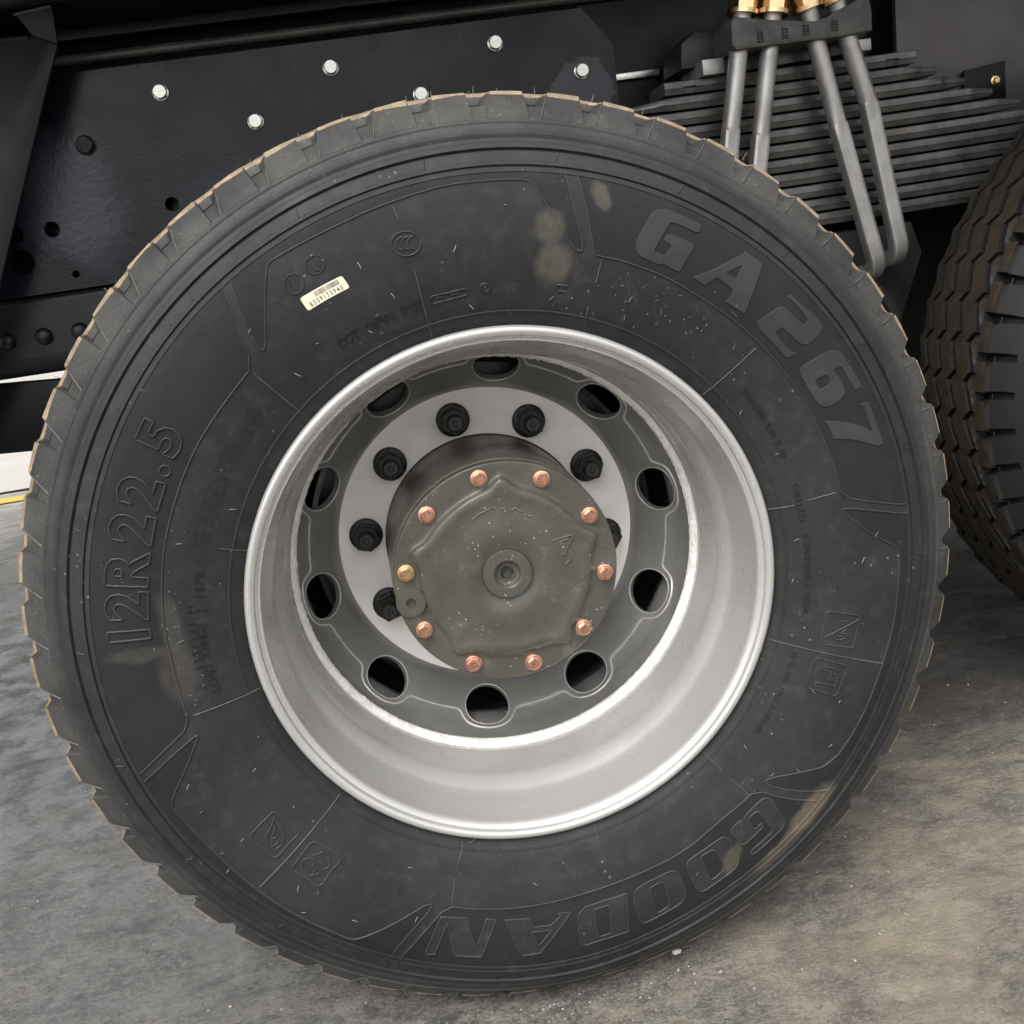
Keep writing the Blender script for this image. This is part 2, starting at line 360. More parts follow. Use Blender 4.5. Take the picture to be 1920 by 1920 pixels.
    rg = n.math('SUBTRACT', rg, n.math('MULTIPLY', damp, .42))
    rg = n.math('MAXIMUM', rg, .12)
    warm = n.math('MULTIPLY', n.ramp(blob(.95, -.05, .95, .55), 1.2, .5), n.ramp(b_, .40, .60, .35, 1.0))
    c = n.mix(n.math('MULTIPLY', warm, .62), c, (.62, .535, .42))
    n.put(n.b.inputs['Coat Weight'], n.math('MULTIPLY', damp, n.ramp(n.noise(9, 6, .7), .42, .56, 0.0, .95))); n.b.inputs['Coat Roughness'].default_value = .10
    n.l(n.bump(n.noise(26, 7, .7), .55, .006), n.b.inputs['Coat Normal'])
    return n.done(c, rg, 0.0, bmp, spec=.5)
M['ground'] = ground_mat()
def apron_mat():
    n = NT('pale_apron')
    c = n.mix(n.ramp(n.noise(.5, 6, .6), .35, .65), (.42, .40, .37), (.52, .49, .45))
    c = n.mix(n.math('MULTIPLY', n.ramp(n.noise(6, 6, .7, stretch=((1, 3, 1), (0, 0, 0))), .5, .65), .4), c, (.38, .42, .35))
    return n.done(c, .6, 0, n.bump(n.noise(40, 6, .7), .5, .004))
M['apron'] = apron_mat()
M['yellow'] = simple('yellow_line_paint', (.72, .48, .06), .6, 0, .12, 30, .3, 80, dirt=(.4, .36, .25), dirt_amt=.4)
# ------------------------------------------------------------ traced outlines: (angle in degrees, radius in mm)
BIG = [["G", [[[62.716, 438.38], [61.752, 440.15], [59.357, 440.21], [56.803, 441.0], [56.738, 437.82], [56.672, 431.39], [58.83, 431.11], [60.731, 430.74], [61.026, 429.12], [61.419, 413.47], [61.73, 398.58], [61.452, 396.47], [59.916, 396.79], [59.588, 399.63], [59.455, 409.57], [60.904, 409.71], [60.692, 418.77], [58.377, 419.1], [56.317, 419.68], [56.602, 410.85], [56.688, 400.24], [56.717, 393.74], [56.684, 388.41], [57.964, 388.7], [59.295, 388.92], [59.218, 391.07], [59.644, 388.43], [60.316, 387.09], [61.837, 387.2], [63.38, 388.07], [64.023, 390.36], [64.572, 396.55], [64.619, 402.87], [64.184, 418.5], [63.797, 430.47], [63.377, 435.69]]]], ["A", [[[49.67, 440.18], [48.197, 440.23], [46.723, 440.66], [46.344, 434.39], [45.633, 418.05], [44.977, 403.92], [44.268, 389.75], [45.99, 388.58], [47.815, 387.86], [47.632, 394.76], [47.959, 401.48], [49.578, 402.26], [51.146, 402.98], [51.69, 397.62], [52.151, 389.56], [53.174, 389.84], [54.262, 391.01], [52.939, 400.49], [51.763, 411.89], [50.775, 423.42], [49.788, 435.36], [49.58, 438.27]], [[48.995, 427.43], [50.458, 411.68], [48.362, 412.12]]]], ["2", [[[40.673, 436.3], [39.157, 436.07], [37.994, 437.36], [36.602, 438.62], [35.397, 440.02], [34.329, 439.82], [33.81, 437.23], [33.505, 430.73], [33.54, 417.91], [33.822, 412.15], [34.589, 409.0], [36.328, 407.71], [38.068, 406.8], [38.447, 405.3], [38.628, 397.35], [37.352, 396.02], [35.963, 395.57], [34.697, 396.05], [33.67, 400.4], [33.912, 394.34], [34.108, 389.24], [36.028, 388.39], [37.756, 388.14], [39.943, 388.56], [41.799, 389.45], [41.374, 402.2], [40.815, 417.16], [40.53, 420.55], [39.857, 422.68], [38.141, 422.95], [36.513, 423.57], [36.076, 426.15], [36.066, 430.19], [36.532, 431.95], [38.119, 432.64], [39.74, 433.33], [40.717, 431.52]]]], ["6", [[[31.412, 396.92], [31.104, 411.42], [30.728, 426.59], [30.278, 434.4], [29.419, 438.73], [28.42, 439.27], [27.02, 439.27], [25.355, 439.01], [23.51, 440.24], [23.406, 430.81], [24.375, 431.15], [25.926, 431.15], [27.412, 431.22], [27.783, 429.89], [28.049, 419.39], [27.545, 421.93], [26.599, 422.52], [25.483, 422.5], [24.574, 422.06], [23.996, 419.73], [23.563, 415.61], [23.432, 407.98], [23.459, 400.34], [23.73, 394.64], [24.603, 389.94], [25.774, 388.61], [27.866, 388.84], [29.94, 389.55], [30.877, 390.85], [31.296, 393.4]], [[28.538, 397.97], [26.501, 397.62], [26.45, 413.24], [27.744, 413.51], [28.144, 412.37]]]], ["7", [[[21.22, 429.66], [20.803, 438.79], [19.298, 438.29], [17.721, 437.91], [15.979, 438.02], [14.29, 438.72], [14.147, 431.5], [15.582, 419.21], [16.867, 406.53], [17.67, 396.9], [18.292, 387.84], [19.797, 388.77], [21.503, 388.43], [20.426, 400.35], [18.767, 414.86], [16.861, 430.14], [18.618, 431.41], [20.211, 432.0]]]]]
PANELS = [[[74.624, 448.19], [70.548, 379.14], [69.823, 376.37], [66.115, 378.02], [62.749, 377.7], [58.79, 378.51], [51.936, 376.57], [45.312, 377.82], [39.556, 378.28], [38.271, 378.38], [32.878, 378.1], [27.77, 378.26], [22.712, 378.34], [17.994, 377.82], [13.227, 378.45], [8.055, 377.53], [5.935, 410.57], [4.233, 444.76]], [[-44.956, 443.51], [-47.427, 410.83], [-49.451, 374.79], [-53.733, 373.54], [-58.473, 371.67], [-67.058, 375.81], [-74.153, 373.93], [-82.042, 373.05], [-88.694, 374.09], [-95.45, 376.04], [-103.581, 377.29], [-108.209, 376.93], [-111.889, 376.7], [-114.325, 406.19], [-116.625, 443.51]], [[-165.901, 445.94], [-167.802, 411.42], [-169.814, 378.91], [-174.619, 377.27], [178.838, 376.23], [174.237, 377.84], [166.896, 378.82], [162.812, 378.94], [160.479, 379.41], [152.363, 378.69], [147.922, 378.62], [143.368, 378.48], [136.249, 376.54], [131.841, 376.12], [127.815, 377.28], [125.043, 413.97], [122.766, 451.59]]]
WEDGES = [[[121.706, 448.47], [124.221, 408.38], [125.621, 378.35], [123.791, 384.22], [117.182, 436.8], [116.516, 440.02], [115.238, 439.49], [110.951, 437.88], [106.56, 436.77], [102.251, 437.95], [98.596, 438.79], [94.99, 440.45], [91.46, 441.88], [87.314, 441.51], [84.543, 441.73], [81.559, 441.48], [80.93, 440.06], [80.363, 436.62], [77.161, 405.79], [75.111, 389.08], [73.613, 378.84], [72.886, 377.45], [72.081, 378.85], [74.372, 413.18], [76.241, 448.67]], [[2.813, 445.47], [4.558, 409.14], [6.215, 377.16], [5.254, 376.78], [0.869, 403.36], [-1.818, 432.42], [-2.507, 437.05], [-3.773, 437.74], [-7.54, 437.75], [-13.203, 439.38], [-21.714, 437.36], [-30.823, 437.58], [-38.742, 431.89], [-42.54, 402.75], [-46.191, 378.04], [-47.889, 376.69], [-45.362, 415.25], [-42.592, 459.39]], [[-118.157, 441.03], [-116.474, 409.03], [-114.19, 377.56], [-115.17, 377.39], [-116.216, 382.48], [-119.72, 407.65], [-123.952, 439.64], [-125.277, 443.61], [-126.647, 442.52], [-132.918, 441.95], [-139.598, 440.63], [-145.89, 438.36], [-151.194, 437.05], [-158.558, 438.73], [-159.537, 438.45], [-160.249, 434.92], [-163.623, 403.07], [-166.197, 384.82], [-167.603, 376.92], [-167.891, 377.84], [-166.297, 411.71], [-164.575, 446.39]]]
OUTLINE = [["G", [[[-55.153, 388.18], [-55.282, 393.28], [-54.675, 389.11], [-53.76, 387.46], [-50.194, 387.65], [-49.35, 391.16], [-49.123, 398.57], [-49.737, 413.08], [-50.156, 426.37], [-50.762, 432.42], [-51.911, 434.86], [-55.015, 434.43], [-57.98, 433.84], [-57.953, 427.76], [-55.51, 428.14], [-53.325, 427.97], [-52.804, 426.07], [-52.512, 420.98], [-52.045, 397.15], [-52.404, 393.47], [-53.886, 393.18], [-54.713, 397.03], [-54.932, 410.18], [-53.182, 408.61], [-53.364, 414.78], [-55.77, 414.58], [-58.225, 415.53], [-58.065, 401.01], [-57.993, 388.26]]]], ["O", [[[-67.54, 390.67], [-66.657, 387.94], [-63.432, 387.94], [-60.167, 388.64], [-59.298, 391.63], [-59.114, 398.88], [-59.426, 410.67], [-59.645, 419.95], [-60.438, 429.65], [-61.568, 433.37], [-64.719, 433.44], [-67.628, 433.9], [-68.231, 430.42], [-68.381, 422.58], [-68.106, 403.07], [-67.869, 394.61]], [[-64.866, 394.0], [-64.344, 392.44], [-62.338, 394.35], [-62.117, 398.82], [-62.538, 421.52], [-63.152, 425.69], [-65.554, 427.33], [-65.787, 423.49], [-65.34, 408.5], [-65.066, 397.21]]]], ["O", [[[-78.064, 391.85], [-76.815, 387.71], [-73.833, 387.2], [-70.846, 387.67], [-69.988, 390.59], [-69.625, 397.52], [-69.854, 409.93], [-70.226, 420.38], [-70.94, 428.82], [-72.097, 432.0], [-75.144, 432.49], [-77.989, 433.57], [-78.652, 431.01], [-78.943, 422.92], [-78.792, 409.42], [-78.524, 399.1]], [[-75.266, 394.84], [-73.197, 393.44], [-72.577, 397.13], [-72.988, 411.14], [-73.439, 424.11], [-73.757, 427.05], [-75.578, 428.44], [-75.953, 424.7], [-75.652, 409.99], [-75.454, 397.98]]]], ["D", [[[-88.283, 394.36], [-87.0, 388.62], [-84.038, 387.86], [-81.585, 388.51], [-79.285, 389.4], [-80.059, 405.55], [-80.615, 419.85], [-81.145, 434.6], [-83.29, 433.84], [-85.487, 432.9], [-87.862, 434.21], [-88.571, 433.23], [-88.981, 427.72], [-88.876, 411.91], [-88.624, 398.39]], [[-85.404, 394.28], [-82.745, 394.57], [-83.335, 411.09], [-83.885, 428.67], [-85.895, 428.47], [-86.083, 423.98], [-85.867, 408.63], [-85.597, 396.22]]]], ["A", [[[-101.242, 389.65], [-97.029, 389.78], [-96.469, 400.39], [-93.25, 400.48], [-91.39, 391.57], [-91.98, 389.14], [-89.613, 390.19], [-92.795, 411.37], [-95.614, 433.3], [-98.448, 434.17], [-99.949, 410.31]], [[-96.712, 405.82], [-93.326, 406.09], [-95.719, 423.47]]]], ["N", [[[-113.484, 438.52], [-113.042, 413.02], [-112.447, 389.72], [-107.968, 387.78], [-105.766, 425.48], [-104.529, 388.08], [-102.801, 389.28], [-103.846, 411.43], [-104.758, 435.39], [-108.815, 435.42], [-111.153, 396.37], [-111.634, 415.68], [-111.999, 436.79]]]]]
SEAMS = [[[98.893, 370.38], [99.417, 300.03]], [[99.005, 434.46], [98.907, 420.52]], [[128.771, 372.17], [129.079, 298.26]], [[159.223, 325.84], [159.478, 299.55]], [[-171.186, 372.04], [-170.392, 302.61]], [[-141.406, 435.59], [-140.641, 305.17]], [[-110.772, 305.67], [-111.04, 327.67]], [[-111.252, 345.52], [-111.058, 371.88]], [[-80.771, 303.3], [-81.208, 325.79]], [[-50.904, 303.12], [-51.063, 330.5]], [[-51.089, 345.04], [-50.976, 375.33]], [[38.947, 372.67], [38.927, 301.6]], [[8.92, 300.85], [8.773, 327.55]], [[9.145, 341.85], [9.224, 373.28]], [[-20.909, 302.69], [-20.663, 436.85]], [[69.013, 372.13], [68.876, 350.43]], [[68.939, 326.3], [68.555, 309.61]], [[83.886, 315.81], [83.441, 309.26]], [[46.281, 383.46], [44.973, 382.95]]]
ICONS = [["leaf", [[[-148.722, 362.56], [-148.199, 359.77], [-145.508, 359.03], [-142.935, 359.14], [-142.459, 361.56], [-142.633, 378.43], [-142.645, 395.76], [-143.226, 398.86], [-145.733, 398.25], [-148.027, 398.69], [-148.48, 396.24], [-148.701, 378.88], [-148.722, 362.56]], [[-147.898, 365.39], [-147.026, 368.45], [-145.756, 368.6], [-144.162, 373.78], [-143.431, 383.36], [-143.795, 391.36], [-145.336, 390.76], [-146.61, 384.65], [-147.06, 373.35], [-147.898, 365.39]], [[-146.71, 370.6], [-145.543, 382.64], [-144.202, 391.56], [-143.393, 392.22]], [[-145.665, 384.89], [-145.336, 383.54], [-145.126, 379.81]], [[-144.848, 390.05], [-144.273, 387.88], [-144.257, 382.2]]]], ["recycling", [[[-139.657, 364.1], [-139.421, 360.14], [-138.705, 358.71], [-136.408, 358.13], [-133.925, 358.35], [-133.201, 361.89], [-133.642, 377.24], [-133.714, 395.47], [-134.184, 398.62], [-136.763, 397.41], [-139.104, 397.82], [-139.56, 395.62], [-139.675, 378.92], [-139.657, 364.1]], [[-137.981, 376.55], [-138.682, 380.12], [-138.773, 385.3], [-138.265, 389.73], [-137.567, 392.37], [-136.51, 393.54]], [[-138.001, 372.79], [-136.848, 364.32]], [[-136.573, 365.46], [-134.974, 368.37], [-134.467, 372.5], [-134.465, 375.81], [-135.269, 381.13]], [[-138.276, 381.21], [-137.634, 383.21], [-136.987, 382.86], [-136.919, 378.52]], [[-136.493, 376.13], [-135.828, 374.62], [-135.265, 376.01]], [[-136.248, 385.92], [-135.883, 390.04]], [[-136.476, 393.87], [-135.955, 391.26], [-135.31, 385.92]]]], ["struck-out speaker", [[[-13.375, 357.99], [-12.906, 360.02], [-12.966, 377.21], [-13.135, 394.32], [-13.506, 396.39], [-16.062, 396.07], [-18.637, 396.18], [-18.922, 394.65], [-19.01, 377.38], [-19.203, 361.31], [-18.716, 358.07], [-16.306, 358.0], [-13.375, 357.99]], [[-13.806, 395.75], [-15.893, 377.34], [-18.182, 359.2]], [[-14.501, 372.63], [-14.491, 380.34]], [[-15.023, 372.6], [-14.947, 380.56]], [[-15.755, 384.28], [-16.598, 388.15], [-16.725, 377.17], [-15.815, 383.7]], [[-17.146, 373.39], [-17.377, 376.2], [-17.043, 380.77]], [[-17.54, 370.81], [-17.901, 374.45], [-17.938, 378.25], [-17.389, 383.98]]]], ["fuel pump", [[[-22.528, 357.34], [-21.952, 360.15], [-22.008, 376.24], [-22.16, 392.84], [-22.551, 396.48], [-24.926, 395.87], [-27.436, 395.55], [-27.816, 393.04], [-27.93, 375.04], [-28.07, 360.05], [-27.642, 357.68], [-25.032, 357.09], [-22.528, 357.34]], [[-23.33, 368.54], [-23.182, 382.61], [-23.248, 385.19], [-23.696, 387.26]], [[-23.936, 368.47], [-23.842, 379.28], [-25.305, 381.31]], [[-24.204, 382.16], [-24.08, 389.57], [-25.181, 389.47], [-26.177, 389.57], [-26.313, 378.33], [-26.531, 367.64], [-27.336, 368.24]]]], ["three-arc circle", [[[96.847, 393.23], [97.042, 390.43], [97.371, 388.1], [97.812, 386.4], [98.334, 385.46], [98.898, 385.37], [99.461, 386.13], [99.981, 387.68], [100.421, 389.91], [100.751, 392.64], [100.949, 395.68], [101.005, 398.8], [100.919, 401.8], [100.701, 404.47], [100.367, 406.65], [99.94, 408.2], [99.448, 409.02], [98.921, 409.09], [98.393, 408.38], [97.895, 406.95], [97.46, 404.88], [97.116, 402.3], [96.889, 399.37], [96.796, 396.28], [96.847, 393.23]], [[99.042, 404.47], [99.87, 403.64], [100.233, 399.65], [100.096, 394.51], [99.488, 392.1]], [[98.305, 403.45], [99.134, 402.54], [99.49, 398.52], [99.342, 393.39], [98.725, 391.02]], [[97.542, 402.98], [98.321, 401.36], [98.741, 397.45], [98.582, 392.33], [97.958, 390.02]]]], ["round", [[[110.556, 410.25], [110.769, 408.38], [111.046, 406.95], [111.37, 406.06], [111.717, 405.78], [112.06, 406.13], [112.376, 407.09], [112.641, 408.58], [112.838, 410.49], [112.952, 412.69], [112.979, 415.02], [112.917, 417.33], [112.773, 419.46], [112.558, 421.27], [112.286, 422.64], [111.975, 423.49], [111.645, 423.75], [111.317, 423.42], [111.011, 422.51], [110.749, 421.08], [110.547, 419.23], [110.42, 417.07], [110.377, 414.76], [110.423, 412.43], [110.556, 410.25]], [[112.093, 422.39], [111.461, 422.05]], [[112.367, 416.51], [112.031, 412.73]], [[111.071, 416.95], [111.146, 410.27]], [[112.024, 410.93], [111.438, 407.93]]]], ["round", [[[114.38, 405.03], [114.626, 403.15], [114.933, 401.75], [115.28, 400.93], [115.64, 400.76], [115.988, 401.24], [116.298, 402.33], [116.548, 403.96], [116.721, 406.01], [116.806, 408.34], [116.798, 410.77], [116.701, 413.14], [116.521, 415.3], [116.274, 417.11], [115.974, 418.44], [115.643, 419.22], [115.3, 419.39], [114.969, 418.95], [114.669, 417.92], [114.42, 416.36], [114.24, 414.37], [114.14, 412.09], [114.129, 409.67], [114.211, 407.26], [114.38, 405.03]], [[115.748, 418.86], [116.083, 410.63]], [[114.915, 418.48], [115.121, 412.14]], [[114.609, 414.6], [114.872, 408.52]], [[115.207, 419.88], [115.022, 416.56]]]], ["letter E circle", [[[87.232, 338.55], [87.27, 337.46], [87.364, 336.48], [87.507, 335.67], [87.689, 335.1], [87.899, 334.8], [88.12, 334.8], [88.337, 335.1], [88.535, 335.67], [88.701, 336.47], [88.821, 337.46], [88.89, 338.55], [88.902, 339.67], [88.855, 340.75], [88.755, 341.71], [88.609, 342.49], [88.428, 343.04], [88.223, 343.32], [88.009, 343.32], [87.798, 343.04], [87.605, 342.49], [87.443, 341.71], [87.322, 340.75], [87.25, 339.67], [87.232, 338.55]], [[87.672, 340.96], [88.324, 340.86], [88.374, 337.13], [87.714, 337.23]], [[88.35, 339.0], [87.79, 338.89]]]], ["date slot", [[[97.513, 340.97], [94.514, 340.21], [91.489, 340.92], [91.095, 337.81], [91.274, 334.19], [94.279, 333.3], [97.495, 333.13], [97.847, 335.98], [97.513, 340.97]], [[96.696, 337.95], [95.371, 337.58], [95.473, 334.97]], [[94.134, 337.51], [92.714, 337.38]]]], ["letter H", [[[75.45, 341.6], [73.653, 341.84]], [[75.072, 335.87], [73.523, 335.94]], [[74.598, 341.64], [74.392, 335.81]]]]]
STICK = [[116.065, 395.57], [109.184, 392.95], [108.984, 379.47], [116.128, 381.36]]
TEXT = {"dot": [[114.841, 337.68], [111.98, 335.89], [108.127, 336.29], [101.631, 336.58]], "dotc": [[114.028, 337.09], [108.127, 336.29], [101.631, 336.58]], "std": [[34.247, 333.14], [26.916, 333.97], [19.085, 336.06]], "tub": [[13.045, 333.31], [5.397, 333.52], [-3.972, 334.85], [-13.522, 335.74]], "code": [[-22.663, 333.6], [-32.226, 337.19], [-40.487, 334.74]], "safe": [[-46.092, 340.25], [-62.592, 336.43], [-82.118, 334.36], [-97.755, 334.1], [-115.653, 337.5]], "load": [[-174.533, 345.81], [173.648, 342.48], [164.502, 339.76]], "idx": [[-179.057, 352.29], [170.264, 348.9]], "tr": [[158.535, 350.32], [149.29, 351.71], [134.051, 352.85]], "tr3": [[158.055, 336.22], [147.122, 339.93], [132.136, 336.92]], "size": [[173.722, 414.72], [169.244, 412.98], [163.62, 413.33], [157.719, 413.34], [152.289, 412.18], [148.288, 401.98], [144.19, 415.22]], "sz": [[163.845, 430.14], [163.444, 396.73]], "ccct": [[100.417, 382.27], [97.502, 380.08]]}
STAIN = [[77.146, 404.77], [75.845, 370.16], [70.618, 441.59], [-45.168, 447.78], [171.811, 366.05], [-179.746, 365.88], [165.423, 374.46], [-59.774, 417.58]]
HAIRS = [[91.836, 384.2], [84.002, 418.19], [77.593, 397.8], [106.337, 397.63], [124.172, 403.08], [103.623, 357.22], [109.847, 333.67], [76.313, 325.83], [91.135, 323.63], [117.901, 350.24], [124.386, 343.24], [62.282, 341.47], [41.521, 355.89], [19.911, 330.39], [31.312, 320.24], [0.101, 409.16], [-5.827, 349.11], [1.66, 326.59], [-14.592, 403.24], [-27.905, 364.85], [-6.839, 319.73], [-3.083, 396.09], [-28.275, 402.79], [-35.628, 418.78], [-45.163, 378.28], [-42.27, 398.12], [-43.925, 331.42], [-148.752, 404.08], [-136.784, 409.7], [-149.242, 433.45], [-157.032, 345.14], [-156.309, 419.52], [-161.156, 409.84], [-133.416, 407.13], [-133.846, 436.25], [-126.347, 419.58], [-116.373, 394.1], [-120.809, 343.56], [-109.31, 306.5], [-95.811, 350.08], [-146.554, 441.42], [-67.246, 409.97], [-78.011, 547.54], [175.693, 360.8], [135.061, 321.22], [151.631, 326.12], [159.169, 368.81], [61.541, 322.9], [55.84, 343.06]]
# ------------------------------------------------------------ tyre surface
PRF = [(.2985, .012), (.310, .004), (.34, -.008), (.38, -.018), (.42, -.0215), (.45, -.0195), (.48, -.009), (.497, .001), (.515, .016), (.531, .0325)]
def _slopes():
    d = [(PRF[i+1][1]-PRF[i][1])/(PRF[i+1][0]-PRF[i][0]) for i in range(len(PRF)-1)]
    s = [d[0]]
    for i in range(1, len(PRF)-1):
        h0 = PRF[i][0]-PRF[i-1][0]; h1 = PRF[i+1][0]-PRF[i][0]
        s.append((d[i-1]*h1+d[i]*h0)/(h0+h1))
    return s+[d[-1]]
SLP = _slopes()
def prof(r):
    r = max(PRF[0][0], min(PRF[-1][0], r)); i = 0
    while i < len(PRF)-2 and r > PRF[i+1][0]: i += 1
    (a, ya), (b, yb) = PRF[i], PRF[i+1]; h = b-a; t = (r-a)/h
    return (2*t**3-3*t*t+1)*ya+(t**3-2*t*t+t)*h*SLP[i]+(-2*t**3+3*t*t)*yb+(t**3-t*t)*h*SLP[i+1]
def bulge(th, r):
    d = (th+PI/2+PI) % (2*PI)-PI
    return .0075*math.exp(-(d/R(17))**2)*max(0.0, 1-((r-.455)/.075)**2)
def surf(th, r, h=0.0):
    """point on the outer sidewall: angle, radius, height above the rubber"""
    y = prof(r); s = (prof(r+.001)-prof(r-.001))/.002
    k = 1/math.sqrt(1+s*s); rr = r+h*s*k; yy = y-h*k-bulge(th, r)
    return Vector((rr*math.cos(th), yy, rr*math.sin(th)))
RIB = [(.3120, 0), (.3127, .0007), (.3139, .0007), (.3146, 0), (.4488, 0), (.4493, .0010), (.4533, .0010), (.4540, -.0010), (.4553, -.0010), (.4560, .0012), (.4592, .0012), (.4599, .0003),
       (.4694, .0003), (.4700, -.0012), (.4713, -.0012), (.4722, .0022), (.4768, .0022), (.4782, .0006), (.4795, -.0020), (.4840, -.0018), (.4862, .0001), (.4872, .0007), (.4880, .0007), (.4888, .0001), (.4905, -.0004), (.4975, -.0004), (.4988, .0010), (.5020, .0010)]

def build_tyre(name, N, phase, ribs, edge, width, zz_amp, zz_knee, sharpA, floorB, outB, taper, slots, crown, gd, corner=False, y0=0.0):
    """tyre turned about Y with shoulder slots and zigzag tread grooves"""
    rows = []   # (r, y, zzw, dr, dy, q, corner)
    rows += [(.2900, .030, 0, 0, 0, 0, 0), (.2975, .019, 0, 0, 0, 0, 0)]
    rs = [.2985+.0035*i for i in range(60)]
    ribpts = RIB if ribs else [(.4488, 0), (.4493, .001), (.4533, .001), (.4540, 0), (.4988, 0), (.5020, 0)]
    lo = [q[0] for q in ribpts]
    for r in [x for x in rs if x < .4985 and min(abs(x-a) for a in lo) > .0011 and not (.311 < x < .3155)] + lo:
        pass
    allr = sorted([x for x in rs if x < .447 and not (.311 < x < .3155)] + [a for a in lo if a > .3 or ribs] + ([] if ribs else [.46, .47, .48, .49]))
    rd = dict(ribpts)
    for r in allr:
        h = rd.get(r, 0.0); s = (prof(r+.001)-prof(r-.001))/.002; k = 1/math.sqrt(1+s*s)
        rows.append((r+h*s*k, prof(r)-h*k+y0, 0, 0, 0, 0, 0))
    hb = .0010 if ribs else 0
    for (r, dr, dy, q) in slots['side']:
        rows.append((r, prof(r)-hb*.8+y0, 0, dr, dy, q, 0))
    er, ey = edge
    rows.append((er, ey+y0, 0, *slots['edge'], 1, 0))
    for (yy, dr) in slots['top']:
        rows.append((er+.001+min(1, (yy-ey)/.05)*crown*.5, yy+y0, 0, dr, 0, 1, 0))
    # grooves across the tread
    yc = .122; half = width/2
    def cr(y_): return er+.001+crown*(1-((y_-yc)/half)**2)
    last = slots['top'][-1][0]
    gs = [yc+k*half*.40 for k in (-1.35, -.45, .45, 1.35)]
    for g in gs:
        gw = slots['gw']
        if corner: rows.append((cr(g-.012), g-.0125+y0, 1, 0, 0, 1, 0)); rows.append((cr(g-.011), g-.0118+y0, 1, 0, 0, 1, 1))
        rows.append((cr(g-gw), g-gw+y0, 1, 0, 0, 1, 1 if corner else 0)); rows.append((cr(g)-gd, g-gw+.0012+y0, 1, 0, 0, 1, 0))
        rows.append((cr(g)-gd, g+gw-.0012+y0, 1, 0, 0, 1, 0)); rows.append((cr(g+gw), g+gw+y0, 1, 0, 0, 1, 0))
        rows.append((cr(g+half*.2), g+half*.2+y0, 1, 0, 0, 1, 0))
    # far shoulder, mirrored
    Y2 = lambda y_: 2*yc-y_
    rows.append((cr(Y2(last)), Y2(last)+y0, 0, slots['top'][0][1], 0, 1, 0))
    rows.append((er+.001, Y2(ey+.004)+y0, 0, slots['top'][0][1], 0, 1, 0))
    rows.append((er, Y2(ey)+y0, 0, *slots['edge'], 1, 0))
    for r in (.5155, .50, .48, .45, .42, .38, .34, .31, .2985): rows.append((r, Y2(prof(r))+y0, 0, 0, 0, 0, 0))
    rows.append((.290, Y2(.03)+y0, 0, 0, 0, 0, 0))
    base = [0.0, .1, .2]; tail = [.74, .87]
    ncol = 3+6+2
    verts = []; pit = 2*PI/N
    def zz(u):
        u %= 1.0
        return zz_amp*(-1+2*u/zz_knee) if u < zz_knee else zz_amp*(1-2*(u-zz_knee)/(1-zz_knee))
    for k in range(N):
        for c in range(ncol):
            for (r, y, zw, dr, dy, q, cn) in rows:
                A0 = sharpA+taper*(1-q); B0 = floorB-taper*.2*(1-q); B1 = outB-taper*1.4*(1-q)
                us = base+[A0, A0+.012, A0+.5*(B0-A0), B0, .5*(B0+B1), B1]+tail
                w = [0, 0, 0, 0, 1, 1, 1, .5, 0, 0, 0][c]
                u = us[c]
                if cn or zw: # keep tread columns straight, put one on the zigzag knee
                    u = [0.0, .10, .2, .3, .42, .54, .66, zz_knee-.06, zz_knee, .88, .94][c]
                    w = 0
                    if cn and c in (8, 7): r = r-gd*.8
                t = phase-(k+u)*pit
                rr = r+dr*w; yy = y+dy*w
                if ribs and yy < .06: yy -= bulge(t, rr)
                if zw: yy += zz(u)*zw
                vz = rr*math.sin(t)
                if ribs: vz = max(vz, -AX+.0012)
                verts.append((rr*math.cos(t), yy, vz))
    nr = len(rows); faces = []
    tot = N*ncol
    for i in range(tot):
        j = (i+1) % tot
        for q in range(nr-1):
            faces.append((j*nr+q, j*nr+q+1, i*nr+q+1, i*nr+q))
    return mesh(name, verts, faces, True, 28)

SLOT_MAIN = dict(side=[(.5030, 0, 0, 0), (.5036, 0, .0030, .0), (.5100, 0, .0042, .25), (.5170, -.001, .0048, .5), (.5178, -.001, .0050, .52), (.5190, -.002, .0100, .55), (.5250, -.006, .0100, .8), (.5290, -.0075, .0085, .95)],
                 edge=(-.0112, .004), top=[(.0360, -.0118), (.0450, -.0112), (.0490, -.0060), (.0510, 0)], gw=.0045)
SLOT_REAR = dict(side=[(.5000, 0, 0, 0), (.5008, 0, .005, .2), (.5060, -.001, .009, .6), (.5150, -.003, .012, 1), (.5290, -.010, .014, 1), (.5360, -.014, .012, 1)],
                 edge=(-.018, .004), top=[(.030, -.018), (.040, -.018), (.047, -.017), (.0476, 0)], gw=.0062)

